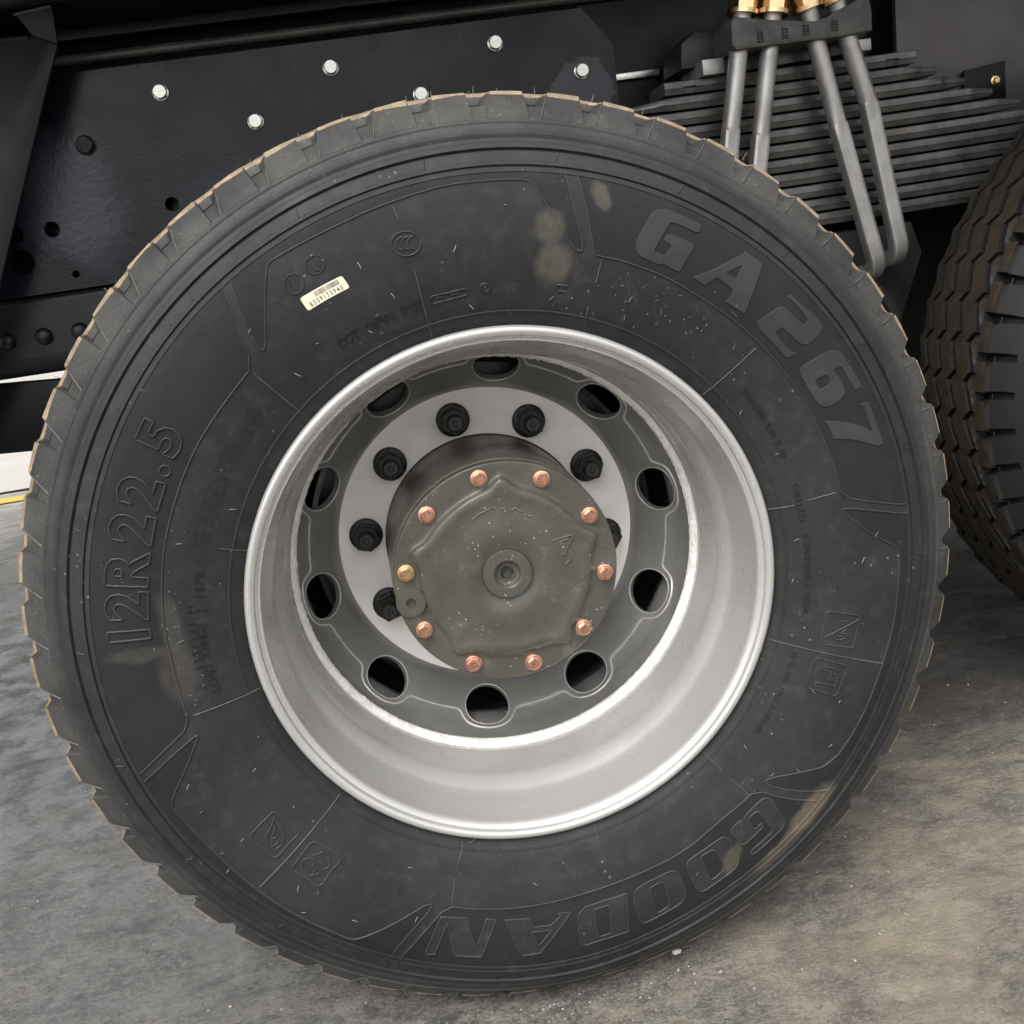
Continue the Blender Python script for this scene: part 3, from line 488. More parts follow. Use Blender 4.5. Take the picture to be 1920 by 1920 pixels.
# ------------------------------------------------------------ relief on the sidewall
R0 = .42
def ab(pts): return [Vector((-R(t)*R0, r/1000.0, 0)) for t, r in pts]
def sb(a, b, h): return surf(-a/R0, b, h)
def chaikin(P, n=1, closed=True):
    for _ in range(n):
        Q = []; m_ = len(P)
        for i in range(m_ if closed else m_-1):
            a, b = P[i], P[(i+1) % m_]
            Q += [a.lerp(b, .25), a.lerp(b, .75)]
        if not closed: Q = [P[0]]+Q+[P[-1]]
        P = Q
    return P
def relief_me(name, loops, h, grid=.006, draft=.0006, h0=-.0004):
    flat = [p for l in loops for p in l]
    bm = bmesh.new(); vs = [bm.verts.new(p) for p in flat]
    for t in tessellate_polygon(loops):
        try: bm.faces.new([vs[i] for i in t])
        except ValueError: pass
    bmesh.ops.remove_doubles(bm, verts=bm.verts[:], dist=1e-6)
    bmesh.ops.recalc_face_normals(bm, faces=bm.faces[:])
    xs = [v.co.x for v in bm.verts]; ys = [v.co.y for v in bm.verts]
    if grid:
        x = min(xs)+grid
        while x < max(xs):
            bmesh.ops.bisect_plane(bm, geom=bm.verts[:]+bm.edges[:]+bm.faces[:], plane_co=(x, 0, 0), plane_no=(1, 0, 0), dist=1e-6); x += grid
        y = min(ys)+grid
        while y < max(ys):
            bmesh.ops.bisect_plane(bm, geom=bm.verts[:]+bm.edges[:]+bm.faces[:], plane_co=(0, y, 0), plane_no=(0, 1, 0), dist=1e-6); y += grid
    bm.faces.ensure_lookup_table()
    for f in bm.faces:
        if f.normal.z < 0: f.normal_flip()
    bm.verts.index_update()
    V = [sb(v.co.x, v.co.y, h) for v in bm.verts]; F = [[v.index for v in f.verts] for f in bm.faces]
    nrm = {}
    be = []
    for e in bm.edges:
        if len(e.link_faces) == 1:
            f = e.link_faces[0]; a, b = e.verts
            # order along the face winding
            vi = [v.index for v in f.verts]; ia = vi.index(a.index)
            if vi[(ia+1) % len(vi)] != b.index: a, b = b, a
            d = (b.co-a.co).normalized(); n_ = Vector((d.y, -d.x, 0))
            be.append((a.index, b.index))
            for q in (a.index, b.index): nrm[q] = nrm.get(q, Vector((0, 0, 0)))+n_
    low = {}; top = {}
    bm.verts.ensure_lookup_table()
    for q, n_ in nrm.items():
        n_ = n_.normalized() if n_.length > 1e-6 else Vector((0, 0, 0))
        c = bm.verts[q].co
        top[q] = len(V); V.append(sb(c.x, c.y, h)); low[q] = len(V); p = c+n_*draft; V.append(sb(p.x, p.y, h0))
    for a, b in be: F.append((top[b], top[a], low[a], low[b]))
    bm.free()
    return mesh(name, V, F, True)
def ridge_parts(lines, w=.0022, h=.0008, step=.003):
    V = []; F = []
    for P in lines:
        closed = (P[0]-P[-1]).length < 1e-4
        Q = [P[0]]
        for a, b in zip(P, P[1:]):
            L = (b-a).length; k = max(1, int(math.ceil(L/step)))
            for i in range(1, k+1): Q.append(a.lerp(b, i/k))
        if closed: Q = Q[:-1]
        n = len(Q)
        if n < 2: continue
        o = len(V)
        for i in range(n):
            a = Q[(i-1) % n] if closed else Q[max(0, i-1)]; b = Q[(i+1) % n] if closed else Q[min(n-1, i+1)]
            d = (b-a); d = d.normalized() if d.length > 1e-9 else Vector((1, 0, 0)); nn = Vector((-d.y, d.x, 0))
            for (s, hh) in ((-.5, -.0003), (-.22, h), (.22, h), (.5, -.0003)):
                p = Q[i]+nn*s*w; V.append(sb(p.x, p.y, hh))
        for i in range(n if closed else n-1):
            j = (i+1) % n
            for k in range(3): F.append((o+i*4+k+1, o+i*4+k, o+j*4+k, o+j*4+k+1))
    return V, F
def ridge_me(name, lines, w=.0022, h=.0008, step=.003):
    V, F = ridge_parts(lines, w, h, step); return mesh(name, V, F, True)
_glyphs = {}
def text_loops(s, offset=0.0):
    """outline loops and filled triangles of a string in the built-in font, size 1"""
    key = (s, offset)
    if key in _glyphs: return _glyphs[key]
    cu = bpy.data.curves.new('t', 'FONT'); cu.body = s; cu.size = 1; cu.offset = offset; cu.resolution_u = 3; cu.fill_mode = 'FRONT'
    o = bpy.data.objects.new('t', cu); col.objects.link(o)
    dg = bpy.context.evaluated_depsgraph_get(); me = o.evaluated_get(dg).to_mesh()
    V = [v.co.copy() for v in me.vertices]; F = [tuple(p.vertices) for p in me.polygons]
    o.evaluated_get(dg).to_mesh_clear(); bpy.data.objects.remove(o); bpy.data.curves.remove(cu)
    bm = bmesh.new(); vs = [bm.verts.new(v) for v in V]
    for f in F:
        try: bm.faces.new([vs[i] for i in f])
        except ValueError: pass
    bmesh.ops.remove_doubles(bm, verts=bm.verts[:], dist=1e-4)
    loops = []; seen = set()
    for e in bm.edges:
        if len(e.link_faces) != 1 or e in seen: continue
        L = [e.verts[0]]; cur = e.verts[1]; seen.add(e); pe = e
        while cur is not L[0]:
            L.append(cur)
            nx = [x for x in cur.link_edges if len(x.link_faces) == 1 and x not in seen]
            if not nx: break
            pe = nx[0]; seen.add(pe); cur = pe.other_vert(cur)
        loops.append([v.co.copy() for v in L])
    xs = [v.co.x for v in bm.verts]; ys = [v.co.y for v in bm.verts]
    tri = [[v.co.copy() for v in f.verts] for f in bm.faces]
    bm.free()
    _glyphs[key] = (loops, tri, (min(xs), max(xs), min(ys), max(ys)) if xs else (0, 1, 0, 1)); return _glyphs[key]
def text_me(name, items, h=.0005):
    """items: (string, angle of centre, radius of centre line, height, width factor); filled raised text bent round the wheel"""
    V = []; F = []
    for (s, th, r, size, wf) in items:
        loops, tri, (x0, x1, y0, y1) = text_loops(s)
        sc = size/.70; cx = (x0+x1)/2; cy = .35
        def mp(p, hh):
            a = (p.x-cx)*sc*wf*(R0/r); b = r+(p.y-cy)*sc
            return sb(-R(th)*R0+a, b, hh)
        for t in tri:
            o = len(V); V.extend(mp(p, h) for p in t); F.append(tuple(range(o, o+len(t))))
        for L in loops:
            o = len(V); n = len(L)
            for p in L: V.append(mp(p, h)); V.append(mp(p, -.0002))
            for i in range(n):
                j = (i+1) % n; F.append((o+2*i, o+2*i+1, o+2*j+1, o+2*j))
    return mesh(name, V, F, False)
# ============================================================ SETTING
def ground_sheet():
    """finely divided near the wheels, coarse to the horizon; a few millimetres of real unevenness"""
    def axis(c0, c1, fine, far):
        a = []; x = c0
        while x <= c1+1e-6: a.append(x); x += fine
        s = fine; l = a[0]; r_ = a[-1]; L = []; Rr = []
        while l > -far: s *= 1.5; l -= s; L.append(l)
        s = fine
        while r_ < far: s *= 1.5; r_ += s; Rr.append(r_)
        return L[::-1]+a+Rr
    xs = axis(-1.25, 1.2, .0070, 300); ys = axis(-.25, 1.1, .0070, 300)
    V = []
    for y in ys:
        for x in xs:
            near = max(0.0, 1-max(abs(x)/3, abs(y-.4)/3))
            z = 0
            if near > 0:
                z = near*(noise.noise(Vector((x*2.2, y*3.1, 0)))*.006+(noise.noise(Vector((x*10, y*16, 3)))*.0034+noise.noise(Vector((x*24, y*38, 7)))*.0020+noise.noise(Vector((x*55+noise.noise(Vector((x*8, y*8, 1))), y*80, 9)))*.0012)*(1.25 if x < -.2 else .75 if x > .4 else 1.0-.5*(x+.2)/.6*1.0+.25*(1-(x+.2)/.6)))
                d = math.hypot(x, (y-.12))
                z *= min(1, max(.15, (d-.15)/.3))
            V.append((x, y, z-.0015))
    n = len(xs); F = [(j*n+i, j*n+i+1, (j+1)*n+i+1, (j+1)*n+i) for j in range(len(ys)-1) for i in range(n-1)]
    return mesh('ground', V, F, True)
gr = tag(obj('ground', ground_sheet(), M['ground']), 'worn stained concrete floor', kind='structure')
def sheet(name, pts, z, mat):
    V = [(x, y, z) for x, y in pts]
    return obj(name, mesh(name, V, [tuple(range(len(V)))], False), M[mat])
tag(sheet('pavement', [(-60, 5.05), (60, 5.05), (60, 120), (-60, 120)], .012, 'apron'), kind='structure')
tag(sheet('painted_line', [(-9.0, 4.75), (9.0, 4.55), (9.0, 4.72), (-9.0, 4.92)], .006, 'yellow'), kind='structure')

# ============================================================ MAIN WHEEL
WB = (0, 0, AX)
wheel = tag(empty('truck_wheel', (0, .12, 0)), 'large truck wheel in the foreground with silver deep-dish rim and new black tyre', 'wheel')
OFF = (0, -.12, AX)
def wobj(name, me, mat, parent=None, label=None):
    o = obj(name, me, M[mat] if isinstance(mat, str) else mat, parent or wheel, OFF if (parent is None or parent is wheel) else (0, 0, 0))
    if label: o['label'] = label
    return o
PITM = 360/56
tyre_me = build_tyre('tyre', 56, R(86.1+.46*PITM), True, (.5312, .0330), .19, .005, .5, .27, .50, .66, .045, SLOT_MAIN, .008, .012)
tyre = wobj('tyre', tyre_me, 'rubber')
def tpart(name, me, mat, label=None):
    o = obj(name, me, M[mat], tyre)
    if label: o['label'] = label
    return o
for i, P in enumerate(PANELS):
    L = ab(P)
    # close the panel along the rib
    t0, t1 = P[0][0], P[-1][0]
    if i == 2:
        t0 %= 360; t1 %= 360
        L = ab([(t % 360, r) for t, r in P])
    steps = 40
    arc = ab([(t1+(t0-t1)*k/steps, 448.9) for k in range(0, steps+1)])
    inner = [p for p in L if p.y < .4465]
    o = tpart('text_panel', relief_me('text_panel', [arc+inner], .00025, .007, .0002), 'rubber_panel')
    line = chaikin([arc[-1]]+inner+[arc[0]], 1, False)
    tpart('panel_border', ridge_me('panel_border', [line], .0022, .0013), 'rubber_letter')
for i, P in enumerate(WEDGES):
    if i == 2: pass
    L = ab(P); a0, a1 = P[0][0], P[-1][0]
    steps = 40
    arc = ab([(a1+(a0-a1)*k/steps, 448.9) for k in range(0, steps+1)])
    inner = [p for p in L if p.y < .4475]
    tpart('wedge_panel', relief_me('wedge_panel', [arc+inner], .00025, .007, .0002), 'rubber_panel')
    line = chaikin([arc[-1]]+inner+[arc[0]], 1, False)
    tpart('wedge_border', ridge_me('wedge_border', [line], .0022, .0013), 'rubber_letter')
for nm, loops in BIG:
    LL = [ab(l) for l in loops]
    if nm in 'G26': LL = [chaikin(l, 1) for l in LL]
    o = tpart('raised_letter', relief_me('raised_letter', LL, .0014, .006, .0009, .0), 'rubber_letter', 'raised smooth character %s' % nm)
for nm, loops in OUTLINE:
    LL = [ab(l) for l in loops]; LL = [chaikin(l, 1) if nm in 'GO' else l for l in LL]
    o = tpart('outlined_letter', ridge_me('outlined_letter', [l+[l[0]] for l in LL], .0024, .0014), 'rubber_letter', 'outlined italic letter %s' % nm)
    f = obj('letter_face', relief_me('letter_face', LL if nm not in 'O' else LL, .00045, .008, .0001), M['rubber'], o)
SIZE = TEXT['size']
for (ch, (th, r)) in zip('12R22.5', SIZE):
    loops, tri, (x0, x1, y0, y1) = text_loops(ch, .035)
    sc = .0425/.76; wf = 1.12; cx = (x0+x1)/2; cy = .35
    def mp(p):
        return Vector((-R(th)*R0+(p.x-cx)*sc*wf, (.4135)+(p.y-cy)*sc, 0))
    tpart('size_character', ridge_me('size_character', [[mp(p) for p in l]+[mp(l[0])] for l in loops], .0023, .0019, .0025), 'rubber_letter', 'outlined size character %s' % ('dot' if ch == '.' else ch))
def small(txt, th0, th1, r, size, label, wf=None, h=.0007):
    """spread a short text between two angles (clockwise)"""
    d = th0-th1; items = []
    for k, ch in enumerate(txt):
        if ch == ' ': continue
        items.append((ch, th0-d*(k+.5)/len(txt), r, size, wf or 1.0))
    tpart('moulded_text', text_me('moulded_text', items, h if size > .0056 else .0004), 'rubber_mark' if size > .0056 else 'rubber_ink', label)
small('DOT', 115.4, 111.2, .3370, .0098, 'moulded letters DOT')
small('04PYN', 109.9, 104.9, .3362, .0100, 'moulded letters 04PYN')
small('0M0T', 103.3, 99.4, .3364, .0100, 'moulded letters 0M0T')
small('STANDARD RIM 9.00', 34.6, 18.7, .3342, .0068, 'moulded text STANDARD RIM 9.00')
small('TUBELESS', 13.2, 4.6, .3338, .0066, 'moulded text TUBELESS')
small('REGROOVABLE', 2.6, -8.6, .3345, .0068, 'moulded text REGROOVABLE')
small('RADIAL', -9.8, -14.2, .3355, .0066, 'moulded text RADIAL')
small('12-12-2020 12R22.5-18PR-003', -22.0, -40.8, .3355, .0058, 'moulded date and size code')
small('LOAD RANGE J 18PR', 186.5, 163.5, .3425, .0090, 'moulded text LOAD RANGE J 18PR')
small('152/149 M', 181.8, 169.8, .3510, .0085, 'moulded text 152/149 M')
small('TREAD 5 PLIES STEEL  SIDEWALL 1 PLY STEEL', 159.5, 133.0, .3520, .0046, 'tiny moulded line')
small('SINGLE MAX LOAD 3550 KG AT 930 KPA COLD TUBELESS', 159.5, 131.5, .3450, .0046, 'tiny moulded line')
small('DUAL MAX LOAD 3250 KG AT 930 KPA COLD TUBELESS', 158.5, 131.0, .3385, .0046, 'tiny moulded line')
small('SAFETY WARNING SERIOUS INJURY MAY RESULT FROM TIRE FAILURE DUE TO UNDERINFLATION OVERLOADING FOLLOW MANUAL', -45.5, -115.5, .3395, .0052, 'dense moulded warning line')
small('MOUNTING ONLY SPECIALLY TRAINED PERSONS SHOULD MOUNT TIRES EXPLOSION OF ASSEMBLY MAY CAUSE SERIOUS INJURY', -47.0, -115.5, .3325, .0052, 'dense moulded warning line')
small('A008864', 101.0, 96.6, .3812, .0040, 'tiny moulded numbers under the round mark')
for nm, lines in ICONS:
    tpart('moulded_symbol', ridge_me('moulded_symbol', [ab(l) for l in lines], .0020 if nm not in ('round', 'letter E circle') else .0014, .0012), 'rubber_letter' if nm != 'date slot' else 'rubber_ink', 'moulded %s mark' % nm)
seams = [ab(s) for s in SEAMS]
for s_ in seams: tpart('mould_line', ridge_me('mould_line', [s_], .0013, .0011, .004), 'seam')
rl = []
for k in range(18):
    t = 8+20*k
    rl.append(ab([(t+random.uniform(-3, 3), 455.8), (t+random.uniform(-3, 3), 470)])) if False else None
for k in range(22):
    t = 12+16.4*k; rl.append(ab([(t, 460.5), (t-.25, 469.2)]))
rl = [x for x in rl if x]
for x in rl: tpart('rib_seam', ridge_me('rib_seam', [x], .0012, .0016, .004), 'rubber_letter')
# thin moulding edge on each shoulder slot
se = None
for k in range(56):
    th0_ = 86.1+.46*PITM
    if se is None:
        f_ = lambda u_, r_: Vector((-R(th0_-u_*PITM)*R0, r_, 0))
        se = ridge_me('slot_edge', [[f_(.335, .5022), f_(.40, .5020), f_(.50, .5020), f_(.525, .5028), f_(.60, .516), f_(.675, .5296)]], .0013, .0012, .003)
    o = tpart('slot_edge', se, 'seam'); o.rotation_euler = (0, R(-k*PITM)*-1, 0)
# sticker
st = ab(STICK)
def stq(u, v): # u along, v up ; corners: tl, tr, br, bl
    tl, tr, br, bl = st
    return (bl.lerp(br, u)).lerp(tl.lerp(tr, u), v)
def round_rect(ru, rv):
    pts = []
    for (cu, cv, a0) in ((1-ru, 1-rv, 0), (ru, 1-rv, 90), (ru, rv, 180), (1-ru, rv, 270)):
        for k in range(5):
            a = R(a0+22.5*k); pts.append(stq(cu+ru*math.cos(a), cv+rv*math.sin(a)))
    return pts
n_ = NT('sticker_paper'); M['paper'] = n_.done(n_.mix(n_.ramp(n_.noise(90, 4), .3, .7), (.80, .74, .55), (.88, .83, .66)), .4, 0, n_.bump(n_.noise(200, 3), .1, .0003))
M['ink'] = simple('printed_ink', (.05, .045, .04), .5)
stk = tpart('sticker', relief_me('sticker', [round_rect(.05, .14)], .0005, .004, .0001, .0), 'paper', 'cream barcode sticker reading B309173940')
bars = []; u = .30; rnd = random.Random(3); V = []; F = []
while u < .86:
    w = rnd.choice((.006, .006, .011, .015))
    o = len(V); V += [sb(*stq(a, b).to_2d(), .0007) for a, b in ((u, .55), (u+w, .55), (u+w, .92), (u, .92))]; F.append((o, o+1, o+2, o+3)); u += w+rnd.choice((.007, .010, .014))
obj('barcode', mesh('barcode', V, F, False), M['ink'], stk)
V = []; F = []
for k, ch in enumerate('B309173940'):
    loops, tri, (x0, x1, y0, y1) = text_loops(ch, .01); cu = .115+.080*k
    for t in tri:
        o = len(V)
        for p in t:
            q = stq(cu+(p.x-(x0+x1)/2)*.100+.02, .10+p.y*.50); V.append(sb(q.x, q.y, .0007))
        F.append(tuple(range(o, o+len(t))))
obj('printed_number', mesh('printed_number', V, F, False), M['ink'], stk)
# vent hairs and flash
def hair(bmv, bmf, p, d, L, rad=.00045):
    d = d.normalized(); s = d.orthogonal().normalized(); t = d.cross(s); o = len(bmv)
    bend = Vector((random.uniform(-1, 1), random.uniform(-.3, .3), random.uniform(-1, 1)))*L*.25
    for q, (f_, rr) in enumerate(((0, 1), (.5, .9), (1, .5))):
        c = p+d*L*f_+bend*f_*f_
        for k in range(4):
            a = PI/2*k; bmv.append(c+s*math.cos(a)*rad*rr+t*math.sin(a)*rad*rr)
    for q in range(2):
        for k in range(4): bmf.append((o+q*4+k, o+q*4+(k+1) % 4, o+(q+1)*4+(k+1) % 4, o+(q+1)*4+k))
V = []; F = []
for (t, r) in HAIRS:
    p = surf(R(t), r/1000, 0); n_ = (surf(R(t), r/1000, .01)-p).normalized()
    tang = Vector((random.uniform(-1, 1), 0, random.uniform(-1, 1))).normalized()
    hair(V, F, p, n_*.55+tang, random.uniform(.0045, .009), .00055)
for k in range(95):   # loose stubs, clustered beside the mould lines
    q_ = random.random()
    t, r = (random.gauss(58, 9), random.gauss(.350, .017)) if q_ < .35 else (random.gauss(173, 6), random.gauss(.372, .012)) if q_ < .6 else (random.gauss(186, 4), random.gauss(.372, .01)) if q_ < .7 else (random.uniform(0, 360), random.choice((.318, .325, .365, .44, .4695, .4875))+random.uniform(-.004, .004))
    r = max(.31, min(.49, r))
    p = surf(R(t), r, 0); n_ = (surf(R(t), r, .01)-p).normalized(); tang = Vector((random.uniform(-1, 1), 0, random.uniform(-1, 1))).normalized()
    hair(V, F, p, n_*.6+tang, random.uniform(.0008, .0028), .00042)
for (px, t) in enumerate([89.8, 87.0, 82.8, 82.4, 79.7, 75.5, 72.7, 102, 108, 69, 63, 50, 129, 140, 97]):
    a = R(t+4); p = Vector((.531*math.cos(a), .034, .531*math.sin(a))); hair(V, F, p, Vector((math.cos(a), -.15, math.sin(a))), random.uniform(.004, .008), .0005)
tag(tpart('rubber_hair', mesh('rubber_hair', V, F), 'hair', 'short pale rubber vent hairs'), kind='stuff')
# ragged tan flash line round the tread edge
V = []; F = []; nfl = 1400
for i in range(nfl+1):
    t = R(360*i/nfl); u = ((R(86.1+.46*PITM)-t)/R(PITM)) % 1
    top_ = 20 < math.degrees(t) % 360 < 200
    amp = (1.0 if top_ else .0)
    w = (.0009 if top_ else .0003)+amp*.0034*max(0, noise.noise(Vector((math.cos(t)*9, math.sin(t)*9, 2)))+.35)+amp*.0012*abs(noise.noise(Vector((math.cos(t)*60, math.sin(t)*60, 5))))
    gap = .27 < u < .66
    for (r, y) in (((.5314-w, .0330-w-.0008), (.5322+w*.3, .0318), (.5326, .0345)) if not gap else ((.5300-w*.5, .0500), (.5326+w*.2, .0504), (.5330, .0524))):
        V.append((r*math.cos(t), y, max(r*math.sin(t), -AX+.0015)))
    if i and gap == pg:
        o = 3*(i-1)
        for k in range(2): F.append((o+k, o+3+k, o+4+k, o+1+k))
    pg = gap
tpart('edge_flash', mesh('edge_flash', V, F), 'flash', 'ragged tan strip of rubber flash along the tread edge')

# rim
rimp = [(.2930, .0190), (.2968, .0150), (.2984, .0100), (.2986, .0050), (.2972, .0012), (.2945, -.0006), (.2912, -.0004), (.2885, .0016), (.2872, .0052), (.2866, .0062), (.2850, .0072), (.2828, .0092), (.2810, .0130), (.2802, .0200), (.2790, .0300), (.2770, .0440), (.2752, .0560), (.2738, .0640), (.2718, .0710), (.2685, .0775), (.2650, .0850), (.2625, .0920), (.2614, .0990), (.2611, .1100), (.2610, .1250), (.2610, .1540), (.2601, .1556), (.2601, .1572), (.2610, .1588), (.2610, .1900), (.2610, .2300), (.2610, .2900), (.2900, .3000)]
def smooth_prof(P, n=3):
    out = [P[0]]
    for i in range(len(P)-1):
        p0 = P[max(0, i-1)]; p1 = P[i]; p2 = P[i+1]; p3 = P[min(len(P)-1, i+2)]
        for k in range(1, n+1):
            t = k/n
            f_ = lambda a, b, c, d: .5*((2*b)+(-a+c)*t+(2*a-5*b+4*c-d)*t*t+(-a+3*b-3*c+d)*t**3)
            out.append((f_(p0[0], p1[0], p2[0], p3[0]), f_(p0[1], p1[1], p2[1], p3[1])))
    return out
rim = wobj('rim', revolve('rim', smooth_prof(rimp), 256, 60), 'silver')
wb = []
for i in range(420):
    t = 2*PI*i/420
    a_ = noise.noise(Vector((math.cos(t)*30, math.sin(t)*30, 0)))*.0011; b2 = noise.noise(Vector((math.cos(t)*55, math.sin(t)*55, 4)))*.0010
    for (r, y) in ((.2613, .1670+a_*2), (.2594+b2*1.4, .1695+a_), (.2570+a_*1.4, .1725+b2*1.5), (.2535+b2*1.6, .1770+a_), (.2575, .1890+b2*2)):
        wb.append((r*math.cos(t), y, r*math.sin(t)))
f = [(((i+1) % 420)*5+k, ((i+1) % 420)*5+k+1, i*5+k+1, i*5+k) for i in range(420) for k in range(4)]
obj('weld_sealant', mesh('weld_sealant', wb, f), M['weld'], rim)['label'] = 'ragged white sealant bead where the disc meets the rim'

# wheel disc: bowl with ten hand holes and scalloped step
DP = smooth_prof([(.2610, .178), (.2608, .200), (.2597, .216), (.2562, .2310), (.2500, .2395), (.2370, .2520), (.2250, .2640), (.2150, .2750), (.2090, .2850), (.2060, .2930), (.2040, .2985), (.1980, .3005), (.1600, .3005), (.1412, .3005)], 6)
cum = [0]
for a, b in zip(DP, DP[1:]): cum.append(cum[-1]+math.hypot(b[0]-a[0], b[1]-a[1]))
def dp(s):
    s = max(0, min(cum[-1]-1e-6, s)); i = 0
    while cum[i+1] < s: i += 1
    t = (s-cum[i])/(cum[i+1]-cum[i]); a, b = DP[i], DP[i+1]
    return (a[0]+(b[0]-a[0])*t, a[1]+(b[1]-a[1])*t), ((b[0]-a[0]), (b[1]-a[1]))
s_h = min(range(len(DP)), key=lambda i: abs(DP[i][1]-.2520)); s_h = cum[s_h]
s_lo, s_hi = s_h-.047, s_h+.047
def step_q(u, s):
    """signed distance to the raised plate's scalloped outline: u, s in metres relative to the hole centre"""
    d = math.hypot(u, s); lobe = d-.0380; flat = -s-.0078
    k = .007
    q = min(lobe, flat); hh = max(k-abs(lobe-flat), 0)/k; q -= hh*hh*k*.25
    return q
def step_h(u, s):
    q = step_q(u, s); x = max(0, min(1, (q+.0010)/.0020)); x = x*x*(3-2*x)
    return .0014*(1-x)
V = []; F = []
NA, NRG = 112, 30; rh = .0302
sec = PI/5
for k in range(10):
    tc_ = R(8.0)+k*sec; o = len(V)
    for j in range(NRG+1):
        g = j/NRG
        for i in range(NA):
            a = 2*PI*i/NA
            cu, cs = math.cos(a), math.sin(a)
            # square boundary in (theta, s)
            hw = sec/2*.236; hh = .047
            m_ = min(hw/max(1e-9, abs(cu)), hh/max(1e-9, abs(cs)))
            bu, bs = cu*m_, cs*m_
            gg = g**1.25
            u = rh*cu*(1-gg)+bu*gg; s = rh*cs*(1-gg)+bs*gg
            (r, y), (dr, dy) = dp(s_h+s)
            L = math.hypot(dr, dy); nx, ny = dy/L, -dr/L   # towards the axis / camera
            nx, ny = -abs(nx), -abs(ny)
            h = step_h(u, s)
            t = tc_+u/.236
            r2_, y2 = r+nx*h, y+ny*h
            V.append((r2_*math.cos(t), y2, r2_*math.sin(t)))
    for j in range(NRG):
        for i in range(NA):
            i2 = (i+1) % NA
            F.append((o+j*NA+i2, o+(j+1)*NA+i2, o+(j+1)*NA+i, o+j*NA+i))
    # hole wall with a pale chamfer
    o2 = len(V)
    (r, y), (dr, dy) = dp(s_h); L = math.hypot(dr, dy); nx, ny = abs(dy/L), abs(dr/L)
    for q, (ex, dep) in enumerate(((0, .0008), (-.0006, .0095))):
        for i in range(NA):
            p = Vector(V[o+i]); ct = Vector((math.cos(tc_), 0, math.sin(tc_)))
            V.append(tuple(p+(ct*nx+Vector((0, 1, 0))*ny)*dep))
    for i in range(NA):
        i2 = (i+1) % NA
        F.append((o+i, o2+i, o2+i2, o+i2)); F.append((o2+i, o2+NA+i, o2+NA+i2, o2+i2))
bm = bmesh.new(); me = mesh('wheel_disc', V, F, True); bm.from_mesh(me); bmesh.ops.remove_doubles(bm, verts=bm.verts[:], dist=.00012)
bmesh.ops.recalc_face_normals(bm, faces=bm.faces[:])
disc = wobj('wheel_disc', frombm('wheel_disc', bm, True, 38), 'disc')
def disc_pt(k, u, s, h):
    (r, y), (dr, dy) = dp(s_h+s); L = math.hypot(dr, dy); nx, ny = -abs(dy/L), -abs(dr/L)
    t = R(8.0)+k*sec+u/.236; r += nx*h; y += ny*h
    return Vector((r*math.cos(t), y, r*math.sin(t)))
def disc_strip(name, pts, w, h, hb=0.0):
    """thin raised strip along a closed run of (k, u, s) points"""
    n = len(pts); V = []; F = []
    for i, (k, u, s) in enumerate(pts):
        a_ = pts[i-1]; b_ = pts[(i+1) % n]; ua = a_[1]+(a_[0]-k)*sec*.236; ub = b_[1]+(b_[0]-k)*sec*.236
        if ua > 1: ua -= 10*sec*.236
        if ub < -1: ub += 10*sec*.236
        d = Vector((ub-ua, b_[2]-a_[2])); d = d.normalized() if d.length > 1e-9 else Vector((1, 0)); nn = Vector((-d.y, d.x))
        for (f_, hh) in ((-.5, hb), (-.25, h), (.25, h), (.5, hb)):
            V.append(disc_pt(k, u+nn.x*w*f_, s+nn.y*w*f_, hh))
    for i in range(n):
        j = (i+1) % n
        for q in range(3): F.append((i*4+q, i*4+q+1, j*4+q+1, j*4+q))
    return mesh(name, V, F, True)
run = []
for k in range(10):
    hw = sec/2*.236
    for i in range(120):
        u = -hw+2*hw*i/120
        # outermost s (most negative) where the outline is crossed, found by bisection from the outside
        lo, hi = -.046, .0
        if abs(u) < .0379:
            s_ = -.046
            while s_ < 0 and step_q(u, s_) > 0: s_ += .0004
            run.append((k, u, s_-.0002))
        else: 
            s_ = -.046
            while s_ < 0 and step_q(u, s_) > 0: s_ += .0004
            run.append((k, u, s_-.0002))
# resample evenly
pts_ = []
G = lambda q: Vector((q[1]+q[0]*sec*.236, q[2]))
acc = 0
for q in run:
    if not pts_ or (G(q)-G(pts_[-1])).length > .0016:
        if pts_:
            a_, b_ = G(pts_[-1]), G(q); m_ = int((b_-a_).length/.0022)
            for z in range(1, m_):
                c_ = a_.lerp(b_, z/m_); pts_.append((q[0], c_.x-q[0]*sec*.236, c_.y))
        pts_.append(q)
for _ in range(2):
    gg_ = [G(q) for q in pts_]; n_ = len(pts_); T = 10*sec*.236
    new = []
    for i in range(n_):
        a_ = gg_[i-1]-(Vector((T, 0)) if i == 0 else Vector((0, 0))); b_ = gg_[(i+1) % n_]+(Vector((T, 0)) if i == n_-1 else Vector((0, 0)))
        c_ = (a_+gg_[i]*2+b_)/4; k = pts_[i][0]; new.append((k, c_.x-k*sec*.236, c_.y))
    pts_ = new
obj('scalloped_edge_highlight', disc_strip('scalloped_edge_highlight', pts_, .0021, .0022), M['edge'], disc)  # strip on the step, its bright colour stands for the edge highlight
for k in range(10):
    obj('hole_rim_highlight', disc_strip('hole_rim_highlight', [(k, .0308*math.cos(2*PI*i/60), .0308*math.sin(2*PI*i/60)) for i in range(60)], .0018, .0018, .0004), M['edge'], disc)
(r_o, y_o), _ = dp(s_lo); (r_i, y_i), _ = dp(s_hi)
pro = [dp(s_lo*k/8)[0] for k in range(9)]
obj('disc_skirt', revolve('disc_skirt', pro, 160, 60), M['disc'], disc)
pri = [dp(s_hi+(cum[-1]-s_hi)*k/24)[0] for k in range(25)]
pc = []
